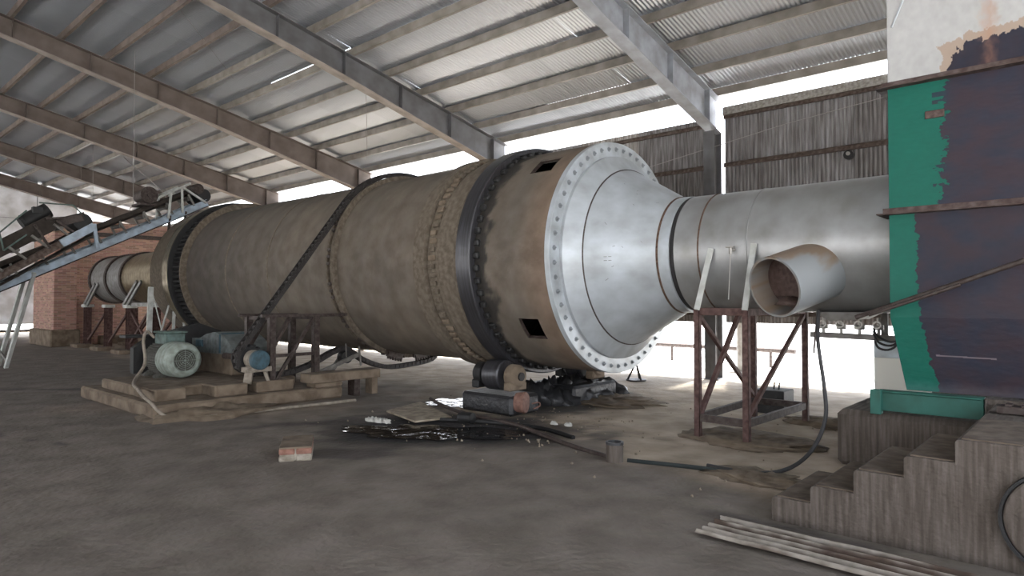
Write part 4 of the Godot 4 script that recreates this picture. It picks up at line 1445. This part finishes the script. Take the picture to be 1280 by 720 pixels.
# ---- conveyors
func conveyors() -> void:
	# the blue one that feeds the drum; runs up towards -z
	var t := thing("belt_conveyor", "long pale blue framed belt conveyor climbing to the drum's far end", "conveyor", Vector3(-18.6, 0, -5))
	var dir := Vector3(0, 4.16 - 2.21, -(7.59 - 3.88)).normalized()
	var up := dir.cross(Vector3.RIGHT).normalized()
	if up.y < 0: up = -up
	var A := Vector3(-18.2, 2.21, -3.88) - dir * 3.0
	var B := Vector3(-18.2, 4.16, -7.59) + dir * 0.3
	var s: SurfaceTool
	for x in [0.0, -0.8]:
		s = S()
		channel(s, A + Vector3(x, 0, 0), B + Vector3(x, 0, 0), 0.17, 0.07, up, 1.0)
		obj("stringer", s, M.conv_blue, t)
	s = S()
	var L := A.distance_to(B)
	var T := along(A, B, up)
	for lift in [0.32, -0.12]:
		var prev: Array = []
		for k in 9:
			var u := k / 8.0 * 2 - 1
			prev.append(Vector2(u * 0.30, lift + (0.07 * u * u if lift > 0 else 0.0)))
		for k in 8:
			var p: Vector2 = prev[k]
			var q: Vector2 = prev[k + 1]
			var P := func(xx: float, v: Vector2, h: float) -> Vector3: return T * Vector3(xx, v.y + h, v.x) + Vector3(-0.4, 0, 0)
			for h in [0.0, 0.085]:
				quad(s, P.call(0, p, h), P.call(0, q, h), P.call(L, q, h), P.call(L, p, h))
		for k in [0, 8]:
			var P := func(xx: float, h: float) -> Vector3: return T * Vector3(xx, prev[k].y + h, prev[k].x) + Vector3(-0.4, 0, 0)
			quad(s, P.call(0, 0), P.call(L, 0), P.call(L, 0.085), P.call(0, 0.085))
	obj("belt", s, M.belt, t)
	var n := int(L / 0.62)
	for k in n:
		var c := A + dir * (0.3 + 0.62 * k)
		s = S()
		for x in [0.0, -0.8]: bar(s, c + Vector3(x, 0, 0) + up * 0.05, c + Vector3(x * 0.9 - 0.04, 0, 0) + up * 0.38, 0.05, 0.05, dir)
		rod(s, c + Vector3(-0.12, 0, 0) + up * 0.26, c + Vector3(-0.68, 0, 0) + up * 0.26, 0.05, 10)
		obj("idler", s, M.conv_grey, t)
	# head frame, pulley and motor
	for x in [0.02, -0.82]:
		s = S()
		var o := Vector3(x, 0, 0)
		bar(s, B + o - dir * 1.15, B + o - dir * 0.75 + up * 0.62, 0.05, 0.06, Vector3.RIGHT)
		bar(s, B + o - dir * 0.05, B + o - dir * 0.45 + up * 0.62, 0.05, 0.06, Vector3.RIGHT)
		bar(s, B + o - dir * 0.75, B + o - dir * 0.45 + up * 0.62, 0.05, 0.05, Vector3.RIGHT)
		bar(s, B + o - dir * 1.3 + up * 0.56, B + o - dir * 0.2 + up * 0.62, 0.05, 0.06, Vector3.RIGHT)
		obj("head_frame", s, M.stand_white, t)
	s = S()
	rod(s, B + Vector3(0, 0, 0) + up * 0.2, B + Vector3(-0.8, 0, 0) + up * 0.2, 0.18, 24)
	obj("head_pulley", s, M.black, t)
	s = S()
	var mc := B - dir * 1.35 + up * 0.72
	rod(s, mc + Vector3(0.12, 0, 0), mc + Vector3(-0.5, 0, 0), 0.17, 24)
	rod(s, mc + Vector3(0.16, 0, 0), mc + Vector3(0.08, 0, 0), 0.21, 24)
	rod(s, mc + Vector3(0.2, 0, 0), mc + Vector3(0.16, 0, 0), 0.06, 16)
	box(s, mc + Vector3(-0.2, -0.24, 0), Vector3(0.6, 0.06, 0.4))
	obj("motor", s, M.steel_dark, t)
	s = S()
	rod(s, B - dir * 0.1 + up * 0.42 + Vector3(0.1, 0, 0), B - dir * 0.1 + up * 0.42 + Vector3(-0.4, 0, 0), 0.14, 20)
	obj("gear_case", s, M.steel_dark, t)
	for x in [0.0, -0.8]:
		s = S()
		bar(s, Vector3(-18.2 + x, 2.25, -3.95), Vector3(-19.6 + x, 0, -3.72), 0.08, 0.08)
		obj("leg", s, M.stand_white, t)
	s = S()
	bar(s, Vector3(-19.55, 0.2, -3.72), Vector3(-20.4, 1.2, -3.2), 0.05, 0.05)
	obj("brace", s, M.conv_grey, t)
	for z in [-6.9, -7.3]:
		s = S()
		bar(s, Vector3(-18.25, 3.85 if z > -7 else 4.0, z), Vector3(-18.25, 3.0, z + 0.05), 0.06, 0.06)
		obj("hanger", s, M.steel_dark, t)

	# the dark one above and in front of it
	t = thing("belt_conveyor", "dark cluttered belt conveyor discharging onto the blue one, at the left edge", "conveyor", Vector3(-17.9, 0, -4))
	var d2 := Vector3(0, 3.35 - 2.15, -(4.99 - 3.25)).normalized()
	var u2 := d2.cross(Vector3.RIGHT).normalized()
	if u2.y < 0: u2 = -u2
	var A2 := Vector3(-17.8, 2.15, -3.25) - d2 * 2.2
	var B2 := Vector3(-17.8, 3.35, -4.99)
	for x in [0.0, -0.75]:
		s = S()
		channel(s, A2 + Vector3(x, 0, 0), B2 + Vector3(x, 0, 0), 0.16, 0.07, u2)
		obj("stringer", s, M.girt if x == 0.0 else M.steel_dark, t)
	s = S()
	bar(s, B2 - d2 * 0.75, B2 + d2 * 0.05, 0.09, 0.18, u2)
	obj("stringer_end", s, M.conv_blue, t)
	s = S()
	bar(s, A2 + u2 * 0.42 + Vector3(-0.37, 0, 0), B2 - d2 * 0.5 + u2 * 0.42 + Vector3(-0.37, 0, 0), 0.62, 0.05, u2)
	bar(s, A2 + u2 * 0.5 + Vector3(-0.08, 0, 0), B2 - d2 * 0.55 + u2 * 0.48 + Vector3(-0.08, 0, 0), 0.05, 0.34, u2)
	bar(s, A2 - u2 * 0.18 + Vector3(-0.37, 0, 0), B2 - u2 * 0.18 + Vector3(-0.37, 0, 0), 0.62, 0.03, u2)
	obj("belt", s, M.belt, t)
	for k in 8:
		var c := A2 + d2 * (0.3 + 0.5 * k)
		s = S()
		bar(s, c + u2 * 0.05, c + u2 * 0.44 - d2 * 0.12, 0.05, 0.06, Vector3.RIGHT)
		rod(s, c + u2 * 0.3 + Vector3(-0.1, 0, 0), c + u2 * 0.3 + Vector3(-0.65, 0, 0), 0.05, 10)
		obj("idler", s, M.conv_grey, t)
	s = S()
	rod(s, B2 + u2 * 0.2 + Vector3(0.02, 0, 0) - d2 * 0.1, B2 + u2 * 0.2 + Vector3(-0.75, 0, 0) - d2 * 0.1, 0.2, 24)
	obj("head_pulley", s, M.black, t)
	s = S()
	var m2 := B2 - d2 * 0.75 + u2 * 0.75 + Vector3(-0.3, 0, 0)
	rod(s, m2 - d2 * 0.28, m2 + d2 * 0.28, 0.17, 24)
	rod(s, m2 - d2 * 0.34, m2 - d2 * 0.28, 0.15, 24)
	box(s, m2 + Vector3(0.12, 0.12, 0), Vector3(0.16, 0.14, 0.2))
	obj("motor", s, M.black, t)
	s = S()
	bar(s, m2 + d2 * 0.15 - u2 * 0.3, B2 + u2 * 0.3, 0.34, 0.16, u2)
	bar(s, B2 - d2 * 1.0 + u2 * 0.02, B2 - d2 * 0.95 + u2 * 0.62, 0.05, 0.07, Vector3.RIGHT)
	bar(s, B2 - d2 * 0.7 + u2 * 0.62, B2 - d2 * 0.15 + u2 * 0.36, 0.05, 0.06, Vector3.RIGHT)
	bar(s, B2 - d2 * 0.35 + u2 * 0.0, B2 - d2 * 0.55 + u2 * 0.5, 0.05, 0.06, Vector3.RIGHT)
	obj("drive_frame", s, M.steel_dark, t)
	s = S()
	for p in [[-1.75, 0.42, -1.6, 0.78], [-1.6, 0.78, -0.9, 0.95], [-1.75, 0.42, -1.2, 0.5]]:
		bar(s, B2 + d2 * p[0] + u2 * p[1], B2 + d2 * p[2] + u2 * p[3], 0.03, 0.045, Vector3.RIGHT)
	for p in [[-0.6, 0.98, -0.05, 0.62], [-0.05, 0.62, 0.0, 0.3]]:
		bar(s, B2 + d2 * p[0] + u2 * p[1], B2 + d2 * p[2] + u2 * p[3], 0.03, 0.03, Vector3.RIGHT)
	obj("guard_frame", s, M.teal, t)
	s = S()
	bar(s, B2 + d2 * 0.08 + u2 * 0.05, Vector3(-17.85, 2.85, -5.12), 0.07, 0.09, Vector3.RIGHT)
	obj("post", s, M.conv_blue, t)
	s = S()
	bar(s, A2 + d2 * 1.2, Vector3(-17.8, 0, -2.4), 0.08, 0.08)
	obj("leg", s, M.conv_grey, t)

	# white painted lattice stand at the drum's inlet
	t = thing("inlet_stand", "slim white lattice stand beside the drum's far end, behind the green motor", "stand", Vector3(-17.2, 0, -6.2))
	for p in [[Vector3(-17.25, 0, -6.05), Vector3(-17.25, 1.95, -6.1), 0.12], [Vector3(-17.2, 0.85, -6.35), Vector3(-17.25, 1.95, -6.1), 0.05], [Vector3(-17.2, 0.4, -6.2), Vector3(-17.2, 1.5, -6.5), 0.06], [Vector3(-17.0, 0, -6.5), Vector3(-17.0, 1.35, -6.55), 0.07], [Vector3(-16.9, 0, -6.75), Vector3(-16.9, 1.3, -6.75), 0.06]]:
		s = S()
		bar(s, p[0], p[1], p[2], p[2] * 0.5)
		obj("post" if p[2] > 0.06 else "brace", s, M.stand_white, t)
	s = S()
	box(s, Vector3(-17.1, 0.02, -6.4), Vector3(0.9, 0.04, 1.0))
	obj("foot_plate", s, M.steel_dark, t)

# ---- things on the floor
func blob(c: Vector2, rx: float, rz: float, y: float, sd: int, n := 56, rough := 0.3, turn := 0.0) -> SurfaceTool:
	var s := S()
	s.set_smooth_group(1)
	var pts := []
	for k in n:
		var a := TAU * k / n
		var f := 1.0 + rough * noise.get_noise_2d(cos(a) * 30 + sd * 50, sin(a) * 30) * 2
		pts.append(Vector3(c.x, y, c.y) + Vector3(rx * f * cos(a), 0, -rz * f * sin(a)).rotated(Vector3.UP, turn))
	for k in n: tri(s, Vector3(c.x, y, c.y), pts[k], pts[(k + 1) % n])
	return s

func floor_things() -> void:
	# oily water in the pit
	tag(obj("oil_puddle", blob(Vector2(-6.05, -5.4), 1.05, 0.4, 0.016, 3, 56, 0.3, 0.6), M.puddle), "black oily puddle in front of the tan plate, mirroring the daylight", "puddle")
	tag(obj("oil_puddle", blob(Vector2(-7.55, -7.1), 0.55, 0.42, 0.016, 6, 56, 0.3, 0.4), M.puddle), "black oily puddle behind the tan plate, left of the roller pier", "puddle")
	# tan plate
	var s := S()
	var q := [Vector2(-7.55, -5.78), Vector2(-7.85, -6.65), Vector2(-6.5, -6.05), Vector2(-6.62, -5.52)]
	var T := Transform3D(Basis(Vector3.RIGHT, PI / 2), Vector3(0, 0.05, 0))
	extrude(s, q, 0.025, T)
	tag(obj("tan_plate", s, M.plate_tan), "flat tan steel plate lying at the edge of the oily pit", "plate")
	s = S()
	for k in 3: lump(s, Vector3(-7.3 + 0.13 * k, 0.005, -5.32 - 0.03 * k), Vector3(0.09, 0.05, 0.045), 40 + k, 0.45, 14, 5)
	tag(obj("white_rag", s, M.rag), "crumpled whitish rag at the left edge of the oily pit", "rag")
	# pipes over the pit and along the edge of the slab
	s = S()
	tube(s, curve([Vector3(-7.9, 0.07, -6.9), Vector3(-7.2, 0.07, -6.55), Vector3(-6.3, 0.09, -6.2), Vector3(-5.5, 0.06, -6.2), Vector3(-4.7, 0.03, -5.95), Vector3(-4.2, 0.015, -5.8), Vector3(-3.76, 0.012, -5.7)], 8), 0.026, 10)
	tag(obj("floor_pipe", s, M.steel_dark), "dark pipe lying across the oily pit towards the pipe stub", "pipe")
	s = S()
	tube(s, curve([Vector3(-6.5, 0.05, -5.85), Vector3(-5.9, 0.05, -6.15), Vector3(-5.2, 0.03, -6.35), Vector3(-4.6, 0.02, -6.2)], 8), 0.028, 10)
	rod(s, Vector3(-6.25, 0.1, -5.97), Vector3(-6.05, 0.1, -6.0), 0.07, 14)
	tag(obj("floor_pipe", s, M.black), "shorter black pipe with a coupling in the oily pit", "pipe")
	s = S()
	tube(s, curve([Vector3(-3.56, 0.012, -5.7), Vector3(-3.0, 0.016, -5.86), Vector3(-2.5, 0.016, -5.97), Vector3(-2.2, 0.016, -6.05)], 8), 0.022, 10)
	tag(obj("floor_pipe", s, M.hose_green), "dark green pipe on the floor right of the upright pipe stub", "pipe")
	s = S()
	tube(s, curve([Vector3(-2.85, 0.03, -5.98), Vector3(-2.4, 0.03, -6.0), Vector3(-2.2, 0.05, -6.3), Vector3(-2.1, 0.18, -6.65), Vector3(-2.04, 0.45, -6.85), Vector3(-2.06, 0.75, -6.9), Vector3(-2.13, 1.2, -6.95), Vector3(-2.2, 1.5, -7.2)], 10), 0.019, 10)
	tag(obj("hanging_hose", s, M.hose_black), "black hose hanging from the duct and curving onto the floor by the stair", "hose")
	# pipe stub
	var t := thing("pipe_stub", "short upright dusty pipe stub standing open in the floor", "pipe", Vector3(-3.66, 0, -5.62))
	s = S()
	pipe(s, Vector3(-3.66, -0.02, -5.62), Vector3(-3.66, 0.19, -5.62), 0.085, 0.07, 32)
	obj("body", s, M.stair, t)
	s = S()
	pipe(s, Vector3(-3.66, 0.175, -5.62), Vector3(-3.66, 0.20, -5.62), 0.09, 0.068, 32)
	obj("mouth", s, M.oily, t)
	s = S()
	rod(s, Vector3(-3.66, 0.0, -5.62), Vector3(-3.66, 0.11, -5.62), 0.069, 24)
	obj("filling", s, M.oily, t)
	# mortared bricks
	t = thing("brick_chunk", "chunk of mortared red bricks lying alone on the open floor", "bricks", Vector3(-6.15, 0, -3.6))
	var B := Basis(Vector3.UP, deg_to_rad(57.0))
	var bs := S()
	box(bs, Vector3.ZERO, Vector3(0.152, 0.06, 0.30), Transform3D.IDENTITY, 0.01)
	bs.generate_normals()
	var bm := bs.commit()
	var bo := Vector3(-6.29, 0, -3.66)
	for k in 8:
		var p := B * Vector3(-0.082 + 0.164 * (k % 2), 0.031 + 0.068 * (int(k / 2.0) % 2), 0.155 - 0.31 * int(k / 4.0))
		at_mesh("brick", bm, M.brick_red if int(k / 2.0) % 2 == 1 else M.mortar, t, bo + p, B)
	s = S()
	box(s, Vector3(0, 0.068, 0), Vector3(0.305, 0.125, 0.59), Transform3D(B, bo), 0.01)
	obj("mortar", s, M.mortar, t)
	s = S()
	box(s, Vector3(0.0, 0.135, 0), Vector3(0.31, 0.016, 0.6), Transform3D(B, bo), 0.007)
	obj("mortar", s, M.plinth, t)
	# corrugated sheet, ridges along x
	s = S()
	s.set_smooth_group(1)
	var n := 60
	var T3 := Transform3D(Basis(Vector3.UP, deg_to_rad(-1.0)), Vector3(-2.09, 0.03, -4.2))
	for i in n:
		for j in 60:
			var P := func(ii: int, jj: int, h: float) -> Vector3:
				var w := 0.46 * ii / n
				var l := 2.5 * jj / 60
				return T3 * Vector3(l + 0.02 * noise.get_noise_2d(ii * 8.0, 3), 0.022 * sin(TAU * w / 0.092) + h + noise.get_noise_2d(l * 20, w * 30) * 0.01, -w)
			var K := func(ii: int, jj: int) -> Color:
				var w := 0.46 * ii / n
				var l := 2.5 * jj / 60
				var ru := -sin(TAU * w / 0.092) * 0.45 + noise.get_noise_2d(l * 22, w * 60) * 1.3 + noise.get_noise_2d(l * 90, w * 200) * 0.5
				return lin(158, 150, 140).lerp(lin(80, 64, 54), smoothstep(-0.5, 0.4, ru))
			for o in [[i, j], [i + 1, j + 1], [i, j + 1], [i, j], [i + 1, j], [i + 1, j + 1]]:
				s.set_color(K.call(o[0], o[1])); s.add_vertex(P.call(o[0], o[1], 0))
	tag(obj("corrugated_sheet", s, M.sheet_paint), "rusty white corrugated sheet lying in front of the stair", "sheet")
	# box behind the stand
	t = thing("dark_box", "dark square box with small prongs behind the duct stand", "box", Vector3(-3.4, 0, -9.6))
	s = S()
	box(s, Vector3(-3.55, 0.17, -9.6), Vector3(0.42, 0.34, 0.4), Transform3D.IDENTITY, 0.01)
	obj("body", s, M.black, t)
	s = S()
	for x in [-3.55, -3.48]: rod(s, Vector3(x, 0.34, -9.6), Vector3(x + 0.01, 0.44, -9.6), 0.012)
	obj("prong", s, M.black, t)
	# tripod stand near the back opening
	t = thing("tripod_jack", "small dark tripod jack on the floor below the white flange", "jack", Vector3(-7.04, 0, -11.6))
	for k in 3:
		s = S()
		var a := TAU * k / 3 + 0.4
		rod(s, Vector3(-7.04 + 0.17 * cos(a), 0.02, -11.6 + 0.17 * sin(a)), Vector3(-7.04, 0.36, -11.6), 0.02)
		obj("leg", s, M.black, t)
	s = S()
	rod(s, Vector3(-7.04, 0, -11.6), Vector3(-7.04, 0.03, -11.6), 0.2, 24)
	obj("base", s, M.black, t)
	s = S()
	rod(s, Vector3(-7.04, 0.32, -11.6), Vector3(-7.04, 0.46, -11.6), 0.03)
	obj("head", s, M.black, t)
	# dirt mounds
	for d in [[-3.1, -7.5, 0.75, 0.05, 0.55, "low dirt mound round the front feet of the duct stand"], [-2.7, -9.2, 0.55, 0.06, 0.4, "low dirt mound by the back feet of the duct stand"], [-5.9, -9.0, 0.8, 0.07, 0.7, "low oily dirt mound at the right foot of the far roller pier"], [-2.35, -5.95, 0.5, 0.05, 0.25, "low dirt ridge where the black hose meets the floor"]]:
		s = S()
		lump(s, Vector3(d[0], 0, d[1]), Vector3(d[2], d[3], d[4]), int(d[0] * 10), 0.3, 28, 8)
		tag(obj("dirt_mound", s, M.dirt), d[5], "dirt mound")
	# scattered stones and crumbs: nobody could count them
	var r := RandomNumberGenerator.new()
	r.seed = 8
	s = S()
	for k in 260:
		var x := r.randf_range(-8.6, -1.2)
		var z := r.randf_range(-9.5, -4.6)
		if r.randf() < 0.5: x = r.randf_range(-6.4, -4.6); z = r.randf_range(-7.6, -5.6)
		var h := r.randf_range(0.004, 0.012)
		lump(s, Vector3(x, 0.0, z), Vector3(h * 1.4, h + 0.01, h * 1.2), k, 0.3, 6, 2)
	var st := obj("gravel", s, M.stone)
	tag(st, "pale crumbs and small stones strewn over the dusty floor", "gravel")
	st.set_meta("kind", "stuff")
	for d in [[-5.32, -6.75, "larger pale stone beside the oily pit, left of its twin"], [-5.12, -6.8, "smaller pale stone beside the oily pit, right of its twin"]]:
		s = S()
		lump(s, Vector3(d[0], 0, d[1]), Vector3(0.06, 0.05, 0.05), int(d[0] * 100), 0.3, 10, 4)
		tag(obj("pale_stone", s, M.rag), d[2], "stone", "pale stones")

func wires() -> void:
	var t := thing("wall_fitting", "small dark round fitting on the cladding above the grey duct", "fitting", Vector3(-3.45, 4.28, -13.1))
	var f := S()
	rod(f, Vector3(-3.45, 4.28, -13.14), Vector3(-3.45, 4.28, -13.06), 0.085, 20)
	obj("plate", f, M.black, t)
	f = S()
	rod(f, Vector3(-3.45, 4.30, -13.06), Vector3(-3.45, 4.30, -13.03), 0.035, 14)
	obj("boss", f, M.valve, t)
	var W := [[Vector3(-25.0, 7.25, -6.99), Vector3(-25.0, 4.97, -7.02), "thin wire hanging at the far left between the far rafters"], [Vector3(-13.85, 7.55, -5.35), Vector3(-15.85, 7.06, -7.45), "thin slack wire slanting under the roof between the brown and the grey rafter"], [Vector3(-17.0, 7.53, -5.6), Vector3(-17.0, 3.9, -5.6), "thin wire hanging straight down left of the middle, past the brown rafter"], [Vector3(-13.0, 6.77, -9.3), Vector3(-13.0, 5.0, -9.35), "thin wire hanging above the middle of the drum"]]
	for w in W:
		var s := S()
		tube(s, [w[0], (w[0] + w[1]) / 2 + Vector3(0.01, 0, 0), w[1]], 0.006, 5)
		tag(obj("hanging_wire", s, M.wire), w[2], "wire", "thin hanging wires")
	var s := S()
	tube(s, curve([Vector3(-30.0, 6.2, -10.2), Vector3(-29.6, 5.2, -9.6), Vector3(-28.5, 4.9, -9.8), Vector3(-27.5, 5.6, -10.3), Vector3(-26.8, 6.9, -8.5)], 8), 0.012, 5)
	tag(obj("hanging_wire", s, M.wire), "looping thin cable slung under the far rafters", "wire", "thin hanging wires")
	s = S()
	tube(s, [Vector3(-7.4, 4.55, -12.8), Vector3(-4.5, 5.0, -12.9), Vector3(-1.8, 5.3, -13.0)], 0.008, 5)
	tag(obj("hanging_wire", s, M.wire), "thin straight wire crossing the dark cladding above the duct", "wire", "thin hanging wires")
